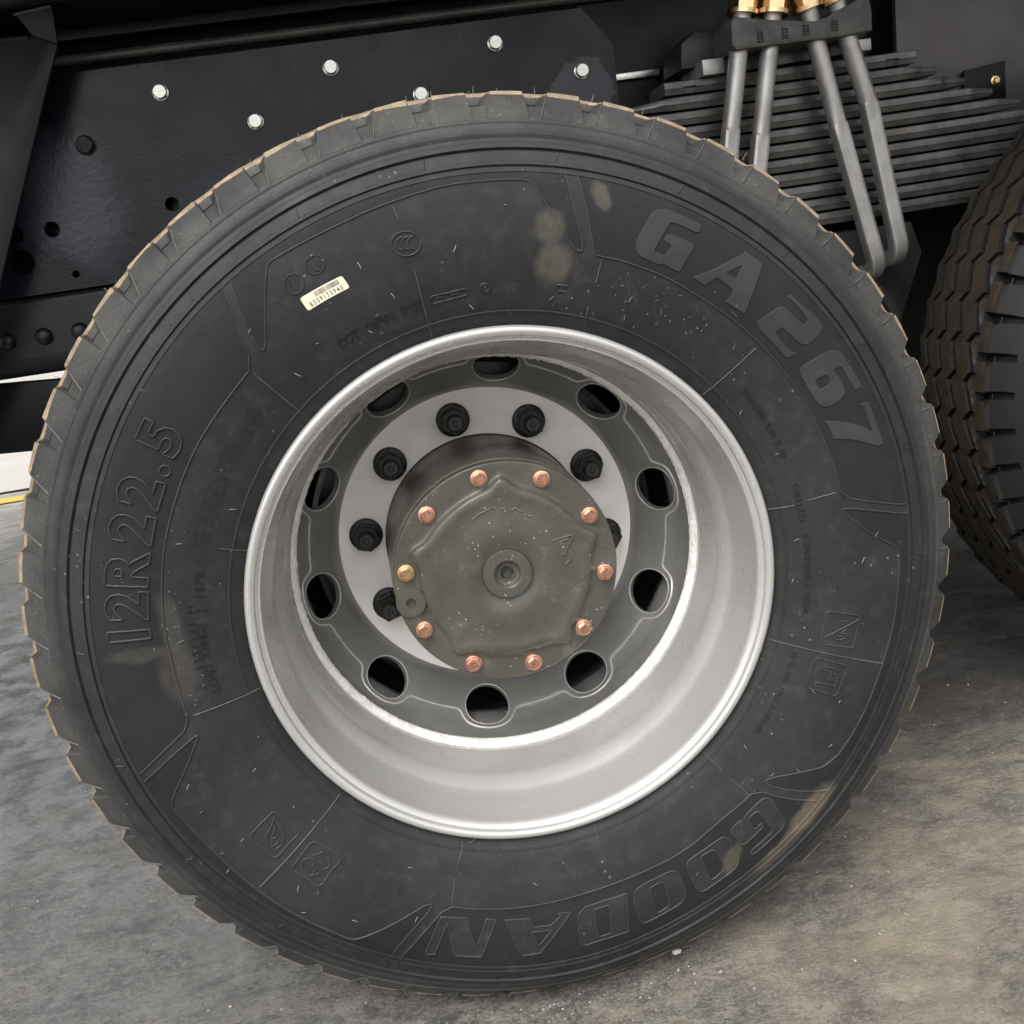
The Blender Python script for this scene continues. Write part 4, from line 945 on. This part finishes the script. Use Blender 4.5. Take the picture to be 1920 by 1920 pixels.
for k_ in range(25):
    (r, y), (dr, dy) = dp(s_hi+(cum[-1]-s_hi)*k_/24); L = math.hypot(dr, dy); pc.append((r-abs(dy/L)*.0014, y-abs(dr/L)*.0014))
obj('disc_centre', revolve('disc_centre', pc+[(.1410, .305)], 160, 60), M['disc'], disc)
ring = wobj('mounting_ring', revolve('mounting_ring', [(.2052, .2985), (.2050, .2942), (.2043, .2936), (.1425, .2936), (.1412, .2942), (.1412, .306)], 200, 30), 'ring')
# bolts holes are covered by the nuts
def nut_me():
    bm = bmesh.new(); lathe(bm, [(.0228, .0), (.0229, -.0045), (.0218, -.0062), (.0185, -.0075)], 28); lathe_hex(bm, .0196, -.0270, -.004, .0018)
    lathe(bm, [(.0150, -.0262), (.0150, -.0280), (.0118, -.0282)], 20)
    return frombm('wheel_nut', bm, True, 30)
def stud_me():
    bm = bmesh.new()
    pr = [(.0108, -.026)]
    for k in range(7): pr += [(.0110, -.028-.0018*k), (.0103, -.0289-.0018*k)]
    lathe(bm, pr+[(.0104, -.0412), (.0092, -.0424), (.0042, -.0424), (.0030, -.0412)], 20)
    return frombm('stud', bm, True, 30)
nme, sme = nut_me(), stud_me()
for k in range(10):
    a = R(25.8+36*k)
    o = obj('wheel_nut', nme, M['nut'], wheel, (OFF[0]+.1675*math.cos(a), OFF[1]+.2936, OFF[2]+.1675*math.sin(a)), (0, random.uniform(0, 1), 0))
    obj('stud', sme, M['stud'], o)
# hub barrel and cover
hub = wobj('hub', revolve('hub', [(.1395, .320), (.1390, .2500), (.1386, .1500), (.1380, .1250), (.1374, .1190), (.1352, .1172)], 128, 35), 'barrel')
def pent(t):
    c = R(85.5); x = (t-c)/(2*PI/5); x -= math.floor(x+.5)
    return .1015+.0115*math.exp(-(x/.085)**2)+.0035*math.exp(-(x/.26)**2)
cv = []
rings_def = [(1.0, .0985, 'f'), ]
V = []; F = []; NS = 240
def ringv(fn):
    for i in range(NS):
        t = 2*PI*i/NS; r, y = fn(t)
        y += .0
        V.append((r*math.cos(t), y, r*math.sin(t)))
wob = lambda t, k: 0.0009*noise.noise(Vector((math.cos(t)*3, math.sin(t)*3, k)))
F0 = .1020; F1 = .0950
fns = [lambda t: (.1352, .1180), lambda t: (.1366, .1165), lambda t: (.1368, F0+.0016), lambda t: (.1356, F0+.0002), lambda t: (.1340, F0), lambda t: (pent(t)+.0105, F0),
       lambda t: (pent(t)+.0050, F0-.0003+wob(t, 1)), lambda t: (pent(t)+.0026, F0-.0012+wob(t, 1)), lambda t: (pent(t)+.0002, F1+.0010+wob(t, 2)), lambda t: (pent(t)-.0022, F1-.0006+wob(t, 2)), lambda t: (pent(t)*.90, F1-.0003+wob(t, 3)),
       lambda t: (pent(t)*.86, F1+.0008+wob(t, 3)), lambda t: (pent(t)*.70, F1+.0006+wob(t, 4)), lambda t: (.055, F1-.0010), lambda t: (.044, F1+.0008), lambda t: (.0355, F1+.0038), lambda t: (.0325, F1+.0048), lambda t: (.0305, F1+.0050), lambda t: (.0290, F1+.0120)]
for fn in fns: ringv(fn)
for q in range(len(fns)-1):
    for i in range(NS):
        j = (i+1) % NS; F.append((q*NS+i, q*NS+j, (q+1)*NS+j, (q+1)*NS+i))
cover = wobj('hub_cover', mesh('hub_cover', V, F, True, 50), 'hub')
bm = bmesh.new(); lathe(bm, [(.0302, F1+.010), (.0300, F1-.0010), (.0292, F1-.0022), (.0175, F1-.0024), (.0160, F1-.0010), (.0152, F1+.0050), (.0125, F1+.0058)], 48, False)
plug = obj('centre_plug', frombm('centre_plug', bm, True, 30), M['hub'], cover)
bm = bmesh.new()
for (rr, y) in ((.0118, F1+.0052),):
    lathe(bm, [(.0125, F1+.0058), (.0085, F1+.0056)], 24, False)
    h6 = [bm.verts.new((.0085*math.cos(PI/3*k+.3), F1+.0056, .0085*math.sin(PI/3*k+.3))) for k in range(6)]
    h7 = [bm.verts.new((.0083*math.cos(PI/3*k+.3), F1+.0145, .0083*math.sin(PI/3*k+.3))) for k in range(6)]
    for k in range(6): bm.faces.new((h6[k], h7[k], h7[(k+1) % 6], h6[(k+1) % 6]))
    bm.faces.new(h7)
obj('hex_socket', frombm('hex_socket', bm, False), M['hub'], cover)
a = R(-172.8); bx, bz = .1205*math.cos(a), .1205*math.sin(a)
bm = bmesh.new(); lathe(bm, [(.0180, .112), (.0180, F0-.0045), (.0172, F0-.0058), (.0060, F0-.0058), (.0055, F0+.0020), (.0001, F0+.0020)], 40, False, bx, bz)
fp = obj('drain_plug', frombm('drain_plug', bm, True, 30), M['hub'], cover)
def bolt_me(nm, fr, hr, hl):
    bm = bmesh.new(); lathe(bm, [(fr, 0), (fr, -.0016), (fr*.93, -.0026), (hr*.98, -.0034)], 24); lathe_hex(bm, hr, -hl, -.002, .0010)
    lathe(bm, [(hr*.70, -hl-.0001), (hr*.66, -hl-.0007), (hr*.5, -hl-.0007), (hr*.45, -hl-.0001)], 18)
    return frombm(nm, bm, True, 28)
cb = {'brass': bolt_me('cover_bolt', .0110, .0078, .0098), 'copper': bolt_me('cover_bolt', .0110, .0078, .0098)}
for k in range(10):
    a = R(25.6+36*k); mt = 'brass' if k in (4,) else 'copper'
    o = obj('cover_bolt', cb[mt], M[mt], cover, (.1215*math.cos(a), F0, .1215*math.sin(a)), (0, random.uniform(0, 1), 0))
    if mt == 'brass': o['label'] = 'yellower zinc plated bolt'
# small cast emblem on the cover
def plane_ridge(name, lines, y, w=.0014, h=.0009):
    V = []; F = []
    for P in lines:
        P = [Vector((p[0], 0, p[1])) for p in P]
        for a, b in zip(P, P[1:]):
            d = (b-a).normalized(); n_ = Vector((-d.z, 0, d.x))*w/2; o = len(V)
            for p in (a, b):
                V += [p+n_+Vector((0, y+.0004, 0)), p+n_*.4+Vector((0, y-h, 0)), p-n_*.4+Vector((0, y-h, 0)), p-n_+Vector((0, y+.0004, 0))]
            for k in range(3): F.append((o+k, o+k+1, o+4+k+1, o+4+k))
    return mesh(name, V, F, True)
tri = [[(.058, .031), (.086, .034), (.071, .010), (.060, .016), (.066, .028), (.080, .030)], [(.066, .008), (.070, -.002), (.078, .004)], [(.056, .024), (.062, .024)]]
obj('cast_emblem', plane_ridge('cast_emblem', tri, F1+.0004, .0020, .0014), M['hub'], cover)
sc_ = []
rg = random.Random(11)
for (x0, z0, x1, z1, n_s) in ((-.022, .086, .020, .078, 16), (.018, .079, .048, .060, 12), (-.040, .072, -.012, .084, 8)):
    x, z = x0, z0
    for k in range(n_s):
        nx_ = x0+(x1-x0)*(k+1)/n_s+rg.uniform(-.0012, .0012); nz_ = z0+(z1-z0)*(k+1)/n_s+rg.uniform(-.0020, .0020)
        if rg.random() < .8: sc_.append([(x, z), (nx_, nz_)])
        x, z = nx_, nz_
M['scuff'] = simple('paint_scuff', (.22, .215, .19), .45)
tag(obj('paint_scuff', plane_ridge('paint_scuff', sc_, F1-.0004, .0009, .0004), M['scuff'], cover), 'chipped pale scuff marks on the hub cover', kind='stuff')
# brake drum and inner barrel behind the hand holes
drum = wobj('brake_drum', revolve('brake_drum', [(.150, .318), (.236, .320), (.243, .326), (.243, .336), (.236, .340), (.236, .352), (.240, .356), (.240, .362), (.228, .368), (.228, .42), (.250, .43), (.262, .44)], 96, 30), 'grime')
for k in range(24):
    pass
# inner dual wheel: tyre and barrel, mostly hidden
plain_t = revolve('inner_tyre', [(.30, .03), (.31, .004), (.38, -.018), (.42, -.0215), (.48, -.009), (.515, .016), (.530, .04), (.533, .12), (.530, .20), (.515, .228), (.48, .253), (.42, .265), (.38, .26), (.31, .24), (.30, .21)], 128, 30)
obj('inner_tyre', plain_t, M['rubber_rear'], wheel, (0, .23, AX))
obj('inner_rim', revolve('inner_rim', [(.298, .01), (.28, .02), (.262, .06), (.250, .10), (.250, .20), (.298, .235)], 96, 40), M['grime'], wheel, (0, .23, AX))
# ============================================================ REAR WHEEL (behind, right)
rear = tag(empty('truck_wheel', (1.37, .52, 0)), 'dust-covered second truck wheel at the right edge, its zigzag tread facing the spring', 'wheel')
PR2 = 360/54
rt = build_tyre('rear_tyre', 54, R(180), False, (.5405, .0250), .235, .0085, .74, .28, .44, .52, .03, SLOT_REAR, .010, .014, False)
RO = (0, -.105, .55)
rtyre = obj('tyre', rt, M['rubber_rear'], rear, (0, -.123, .55)); rtyre.scale = (1.0, 1.0, 1.0)
obj('rim', revolve('rear_rim', [(.2984, .012), (.2972, .0012), (.2912, -.0004), (.2865, .006), (.279, .029), (.2668, .06), (.25, .12), (.25, .2)], 96, 40), M['silver'], rear, (0, -.123, .55))
obj('wheel_disc', revolve('rear_disc', [(.25, .13), (.245, .10), (.23, .07), (.20, .06), (.14, .06), (.13, .06), (.125, -.02), (.12, -.04), (.02, -.045)], 96, 30), M['disc'], rear, (0, -.123, .55))
# ============================================================ LEAF SPRING
CX = .664
spr = tag(empty('leaf_spring', (CX, .725, .86)), 'stack of dark steel spring leaves clamped by four U-bolts between the two wheels', 'leaf spring')
def spart(name, me, mat, parent=None, label=None):
    o = obj(name, me, M[mat], parent or spr)
    if parent is None: o.location = (-CX, -.725, -.86)
    if label: o['label'] = label
    return o
PT = .0245
for i in range(11):
    zc = 1.1285-PT*i; half = .224+.052*min(i, 9); th = .0218
    if i == 10: half = .60
    bm = bmesh.new(); n = 28; y0, y1 = .680, .770
    prev = None; secs = []
    for k in range(n+1):
        x = -half+2*half*k/n
        if k == 1: x = -half+.055
        if k == n-1: x = half-.055
        e = (half-abs(x)); tt = min(1, e/.06); tap = (.45+.55*tt) if i in (1, 2, 3, 4) else 1.0
        hh = th*(.55+.45*tt) if i > 0 else th
        wy = .045*tap; zz_ = zc-.000+.028*(x*x)*(.5)
        c = .0048; s = []
        for (a, b) in ((-wy+.0015, hh/2), (-wy+.0005, hh/2-.0015), (-wy-.0006, hh*.06), (-wy-.0006, -hh*.02), (-wy+.0006, -hh*.07), (-wy+.0030, -hh/2+.0015), (wy, -hh/2), (wy, hh/2)):
            s.append(bm.verts.new((CX+x+.0045*(i-5)*-.0, .725+a, zz_+b)))
        secs.append(s)
    for a, b in zip(secs, secs[1:]):
        for k in range(8): bm.faces.new((a[k], b[k], b[(k+1) % 8], a[(k+1) % 8]))
    bm.faces.new(secs[0]); bm.faces.new(secs[-1][::-1])
    bmesh.ops.recalc_face_normals(bm, faces=bm.faces[:])
    spart('spring_leaf', frombm('spring_leaf', bm, True, 25), 'spring')
def ubolt(top, mid, bot, end, y=.640):
    pts = []
    T, Mi, Bo, En = [Vector((p[0], y, p[1])) for p in (top, mid, bot, end)]
    T = T+(T-Mi).normalized()*.075
    for k in range(7): pts.append(T.lerp(Mi, k/6))
    nm = len(pts)
    pts.append(Mi.lerp(Bo, .02))
    for k in range(1, 9): pts.append(Mi.lerp(Bo, k/8))
    d = (Bo-Mi).normalized(); back = Vector((-.12, 1, 0)).normalized(); rr = .034
    for k in range(1, 8):
        a = PI/2*k/7; pts.append(Bo+d*rr*math.sin(a)+back*rr*(1-math.cos(a)))
    e_ = pts[-1]
    for k in range(1, 4): pts.append(e_+back*.03*k)
    def sec(i):
        out = []
        sq = 0 if i < nm-0 else 1
        for k in range(24):
            a = 2*PI*k/24; c, s = math.cos(a), math.sin(a)
            if sq:
                q = max(abs(c), abs(s)); rr_ = .0138*min(1/q, 1.24)
                out.append((rr_*c, rr_*s))
            else: out.append((.0150*c, .0150*s))
        return out
    me = tube_me('u_bolt', pts, .015, 24, sec); me.set_sharp_from_angle(angle=R(19)); return me
def ubnut():
    bm = bmesh.new()
    for (r_, z0, z1, n) in ((.0255, 0, .007, 24), (.0235, .007, .046, 6)):
        a = [bm.verts.new((r_*math.cos(2*PI*k/n+.4), r_*math.sin(2*PI*k/n+.4), z0)) for k in range(n)]
        b = [bm.verts.new((r_*math.cos(2*PI*k/n+.4), r_*math.sin(2*PI*k/n+.4), z1)) for k in range(n)]
        for k in range(n): bm.faces.new((a[k], a[(k+1) % n], b[(k+1) % n], b[k]))
        bm.faces.new(b); bm.faces.new(a[::-1])
    a = [bm.verts.new((.014*math.cos(2*PI*k/16), .014*math.sin(2*PI*k/16), .046)) for k in range(16)]
    b = [bm.verts.new((.014*math.cos(2*PI*k/16), .014*math.sin(2*PI*k/16), .080)) for k in range(16)]
    for k in range(16): bm.faces.new((a[k], a[(k+1) % 16], b[(k+1) % 16], b[k]))
    bm.faces.new(b)
    return frombm('u_bolt_nut', bm, True, 30)
unm = ubnut()
UB = [((.557, 1.166), (.533, 1.050), (.500, .86), (.49, .83)), ((.610, 1.166), (.584, 1.035), (.550, .86), (.54, .83)),
      ((.691, 1.167), (.719, 1.036), (.772, .812), (.776, .79)), ((.745, 1.169), (.775, 1.064), (.816, .832), (.822, .81))]
for k, u in enumerate(UB):
    o = spart('u_bolt', ubolt(*u), 'ubolt')
    T = Vector((u[0][0], .640, u[0][1])); d = (T-Vector((u[1][0], .640, u[1][1]))).normalized()
    base = T+d*(.050+.006*(k in (0, 3)))
    q = obj('u_bolt_nut', unm, M['brass'], o, base); q.rotation_mode = 'QUATERNION'; q.rotation_quaternion = d.to_track_quat('Z', 'Y')
# top clamp casting
pts = [(.538, 1.173), (.545, 1.166), (.60, 1.166), (.66, 1.166), (.723, 1.166), (.777, 1.169), (.7775, 1.20), (.773, 1.228), (.745, 1.214), (.717, 1.205), (.700, 1.198), (.682, 1.194), (.66, 1.196), (.64, 1.200), (.60, 1.205), (.560, 1.213), (.545, 1.215), (.539, 1.208)]
clampo = spart('clamp_casting', prism_me('clamp_casting', pts, .615, .79, .006), 'cast', None, 'rough grey casting holding the U-bolt tops')
for gx, sd_ in ((.585, 1), (.627, 2), (.663, 3), (.712, 4)):
    gl = []
    for k in range(4): zz_ = 1.181-.0035*k*1.2+.003*(gx-.62)*8; gl.append([(gx-.006, zz_+.006), (gx+.006, zz_+.006)])
    gl.append([(gx-.003, 1.193+.02*(gx-.62)), (gx-.003, 1.172+.02*(gx-.62))]); gl.append([(gx+.003, 1.190), (gx+.004, 1.174)])
    obj('cast_mark', plane_ridge('cast_mark', gl, .6145, .0024, .0006), M['dark'], clampo)

spart('rear_clamp', prism_me('rear_clamp', [(.478, 1.160), (.56, 1.160), (.56, 1.214), (.505, 1.216), (.482, 1.200)], .70, .80, .004), 'dark')
for nm, (x0, x1, z0, z1) in (('a', (.503, .540, 1.141, 1.1655)), ('b', (.764, .800, 1.147, 1.1655))):
    me = prism_me('spacer_plate', [(x0, z0), (x1, z0), (x1, z1), (x0, z1)], .664, .78, .002); spart('spacer_plate', me, 'ubolt')
me = prism_me('spacer_plate', [(.541, 1.142), (.763, 1.148), (.763, 1.1655), (.541, 1.1655)], .682, .78, .002); spart('spacer_plate', me, 'spring')
spart('trunnion_bracket', prism_me('trunnion_bracket', [(.46, .86), (.88, .86), (.90, .80), (.86, .70), (.82, .60), (.80, .48), (.52, .48), (.50, .62), (.46, .76)], .70, .86, .012), 'dark')
spart('trunnion_cap', revolve('trunnion_cap', [(.145, .82), (.145, .70), (.135, .668), (.118, .663), (.112, .676), (.075, .676), (.068, .664), (.001, .664)], 64, 30), 'dark').location = (-CX+.70, -.725, -.86+.66)
# ============================================================ CHASSIS
ch = tag(empty('truck_chassis', (0, 1.2, 0)), 'black painted truck frame with bolted side plates above and behind the wheel', 'truck')
def cpart(name, me, mat, label=None, parent=None):
    o = obj(name, me, M[mat], parent or ch)
    if parent is None: o.location = (0, -1.2, 0)
    if label: o['label'] = label
    return o
# frame rail: deep channel with rounded top, web set back
def rail(name, pts, x0, x1, mat, y_bev=0):
    """open profile (y,z) swept along x"""
    V = []; F = []
    for x in (x0, x1):
        for y, z in pts: V.append((x, y, z))
    n = len(pts)
    for i in range(n-1): F.append((i, n+i, n+i+1, i+1))
    return mesh(name, V, F, True, 50)
arc = lambda cy, cz, r, a0, a1, n=8: [(cy+r*math.cos(R(a0+(a1-a0)*k/n)), cz+r*math.sin(R(a0+(a1-a0)*k/n))) for k in range(n+1)]
cpart('frame_rail', rail('frame_rail', [(.98, 1.352), (.885, 1.352)]+arc(.885, 1.327, .025, 90, 180)+[(.860, .97)]+arc(.885, .97, .025, 180, 270)+[(.98, .945), (.98, 1.352)], -3.2, 4.2, 'frame'), 'frame')
cpart('upper_rail', rail('upper_rail', [(1.1, 1.358), (.868, 1.358), (.868, 1.372), (.90, 1.375), (.90, 1.47), (1.1, 1.47)], -3.2, 4.2, 'frame'), 'frame')
cpart('body_sill', rail('body_sill', [(.98, 1.352+.03), (.76, 1.385)]+arc(.76, 1.400, .015, 270, 180)+[(.745, 1.56), (1.0, 1.56)], -3.2, 4.2, 'bracket'), 'bracket')
holes = [(-.408, 1.070, .0120), (-.613, 1.056, .0135), (-.673, 1.056, .0125), (-.674, 1.010, .0205), (-.592, .978, .0065)]
plA = cpart('side_plate', prism_me('side_plate', [(-1.6, .953), (-.30, .953), (.396, .975), (.399, 1.233), (.349, 1.300), (-1.6, 1.291)], .820, .832, .0, holes), 'plate', 'front bolted side plate with holes')
cpart('side_plate_hem', rail('side_plate_hem', arc(.838, 1.2975, .012, 260, 100), -1.6, .345, 'frame'), 'frame')
cpart('lower_rail', rail('lower_rail', [(.86, .955), (.832, .951)]+arc(.832, .939, .012, 90, 180, 5)+[(.820, .850)]+arc(.852, .850, .032, 180, 262, 8)+[(.96, .815)], -1.9, -.35, 'bracket'), 'bracket')
cpart('rail_highlight_bar', tube_me('rail_highlight_bar', [(-1.6+.2*k, .852, 1.3225) for k in range(14)]+[(4.2, .852, 1.3225)], .0085, 14), 'rail_sheen')  # added bar that draws the rail's highlight stripe in a lighter colour
def hexbolt(nm, r):
    bm = bmesh.new(); lathe(bm, [(r*1.06, 0), (r*1.06, -.0025), (r*.98, -.0030)], 24); lathe_hex(bm, r, -.012, -.002, .0022); lathe(bm, [(r*.86, -.0118), (r*.80, -.0126), (r*.5, -.0126)], 20)
    return frombm(nm, bm, True, 28)
hb = hexbolt('plate_bolt', .0128)
for (x, z) in [(-.387, 1.249), (-.099, 1.254), (.189, 1.260), (-.241, 1.184), (.047, 1.193), (.336, 1.197)]:
    obj('plate_bolt', hb, M['zinc'], ch, (x, -.380, z), (0, random.uniform(0, 1), 0))
o = obj('painted_bolt', hexbolt('painted_bolt', .0155), M['bracket'], ch, (-.526, -.380, 1.182), (0, .2, 0)); o['label'] = 'hex bolt head painted black like the plate'
def rivet():
    bm = bmesh.new(); lathe(bm, [(.0150, 0), (.0146, -.003), (.0125, -.0075), (.0085, -.0105), (.003, -.0118)], 24)
    return frombm('rivet_head', bm, True, 60)
rv = rivet()
for x in (-.793, -.731, -.669, -.608, -.546): obj('rivet_head', rv, M['nut'], ch, (x, -.380, .8825))
# diagonal bracket at the far left
cpart('diagonal_bracket', prism_me('diagonal_bracket', [(-.60, 1.335), (-.525, 1.334), (-.514, 1.321), (-.536, 1.280), (-.74, .880), (-.86, .64), (-.92, .64), (-.80, .94), (-.66, 1.15)], .735, .742, .0015), 'bracket', 'slanting black stay')
cpart('bracket_flange', prism_me('bracket_flange', [(-.558, 1.342), (-.640, 1.188), (-.72, 1.02), (-1.2, 1.02), (-1.2, 1.345)], .748, .756, .001), 'bracket')
cpart('gusset', prism_me('gusset', [(-.565, 1.369), (-.508, 1.375), (-.512, 1.320), (-.545, 1.335)], .727, .7345, .0015), 'bracket')
V, F = [], []
wl = []
for k in range(15):
    x = -.567+.0038*k; wl.append([(x, 1.367+.0004*k), (x+.003, 1.370+.0004*k), (x+.0045, 1.3665+.0004*k)])
cpart('weld_bead', plane_ridge('weld_bead', wl, .7265, .0026, .0012), 'cast')
# panels at the right
cpart('rear_side_plate', prism_me('rear_side_plate', [(.923, 1.36), (.917, .90), (2.2, .90), (2.2, 1.36)], .800, .812, .0015, ), 'mauve', 'scuffed reddish grey frame plate')
sq = cpart('small_bracket', prism_me('small_bracket', [(1.040, 1.108), (1.122, 1.116), (1.122, 1.040), (1.040, 1.036)], .783, .790, .001), 'frame')
ob = obj('small_bolt', bolt_me('small_bolt', .0095, .0062, .007), M['brass'], sq, (1.100, .783, 1.083))
cpart('welded_strip', prism_me('welded_strip', [(.400, 1.178), (.486, 1.178), (.486, 1.189), (.400, 1.189)], .845, .859, .001), 'zinc')
cpart('cross_rail', prism_me('cross_rail', [(-1.5, .735), (-.40, .660), (-.40, .785), (-1.5, .86)], .86, .90, .004), 'frame', 'black beam low behind the wheel on the left')
box('hanger_strut', (-.793, -.38, .812), (.014, .012, .06), M['frame'], ch, .002, Matrix.Rotation(R(18), 3, 'Y'))
cpart('gap_filler_plate', prism_me('gap_filler_plate', [(.3, .36), (1.6, .36), (1.6, .93), (.3, .93)], .905, .93, .01), 'dark')  # dark plate added to close off light showing between the wheels
# hidden bulk of the truck: crossmembers, axle, far rail; cargo body added for its shade
box('crossmember', (.68, .30, 1.15), (.12, 1.1, .38), M['frame'], ch, .004)
box('crossmember', (-.9, .30, 1.15), (.12, 1.1, .3), M['frame'], ch, .004)
box('far_rail', (.5, .35+.0, 1.15), (7.4, .03, .42), M['frame'], ch, .004)
cpart('axle_housing', tube_me('axle_housing', [(0, .60, AX), (0, .95, AX), (0, 1.1, AX), (0, 1.35, AX), (0, 1.5, AX), (0, 2.0, AX)], .09, 24, None), 'dark')
cpart('axle_housing', tube_me('axle_housing', [(1.37, .60, AX), (1.37, 2.0, AX)], .09, 24, None), 'dark')
cpart('trunnion_beam', prism_me('trunnion_beam', [(.50, .45), (.86, .45), (.94, .90), (.42, .90)], .87, 1.75, .01), 'dark')
bx_ = cpart('shade_body', prism_me('shade_body', [(-3.2, 1.56), (4.2, 1.56), (4.2, 3.0), (-3.2, 3.0)], .02, 2.40, .02), 'shade_bed', 'unseen blue body added above the frame for shade')  # out-of-view body, put there to shade the frame and floor
for (x, y) in ((0, 1.80), (1.37, 1.80)):
    obj('unseen_far_tyre', plain_t, M['rubber_rear'], ch, (x, y-1.2, AX))  # unseen far-side tyres, put in to block light under the truck
# ------------------------------------------------------------ small stones on the floor
def stone(seed, s):
    bm = bmesh.new(); bmesh.ops.create_icosphere(bm, subdivisions=2, radius=1)
    for v in bm.verts:
        k = 1+.35*noise.noise(v.co*1.3+Vector((seed, 0, 0))); v.co = Vector((v.co.x*s[0], v.co.y*s[1], v.co.z*s[2]))*k
    return frombm('stone_chip', bm, True, 30)
M['chip'] = simple('pale_stone', (.55, .53, .48), .6, 0, .2, 120)
bpy.context.view_layer.update()
tag(obj('stone_chip', stone(1, (.0065, .0045, .003)), M['chip'], None, (.138, .045, .002)), 'whitish stone chip on the floor just below the tyre tread', 'stone')
pm = []
V = []; F = []; rg = random.Random(5)
for k in range(1250):
    x, y = (rg.uniform(-1.2, 1.3), rg.uniform(-.1, .9)) if k < 1000 else (rg.gauss(0, .22), rg.gauss(-.005, .025)); s = rg.choice((.0005, .0007, .0007, .001, .0014, .0022)); o = len(V)
    if abs(x) < .16 and .015 < y < .23: continue
    p = Vector((x, y, s*.5))
    for d in ((1, 0, 0), (0, 1, 0), (-1, 0, 0), (0, -1, 0), (0, 0, 1)): V.append(p+Vector(d)*s*rg.uniform(.6, 1.3))
    F += [(o, o+1, o+4), (o+1, o+2, o+4), (o+2, o+3, o+4), (o+3, o, o+4)]
M['grit'] = simple('sand_grit', (.34, .31, .26), .7, 0, .4, 90)
tag(obj('floor_grit', mesh('floor_grit', V, F, False), M['grit']), 'pale sand grit scattered on the floor', kind='stuff')
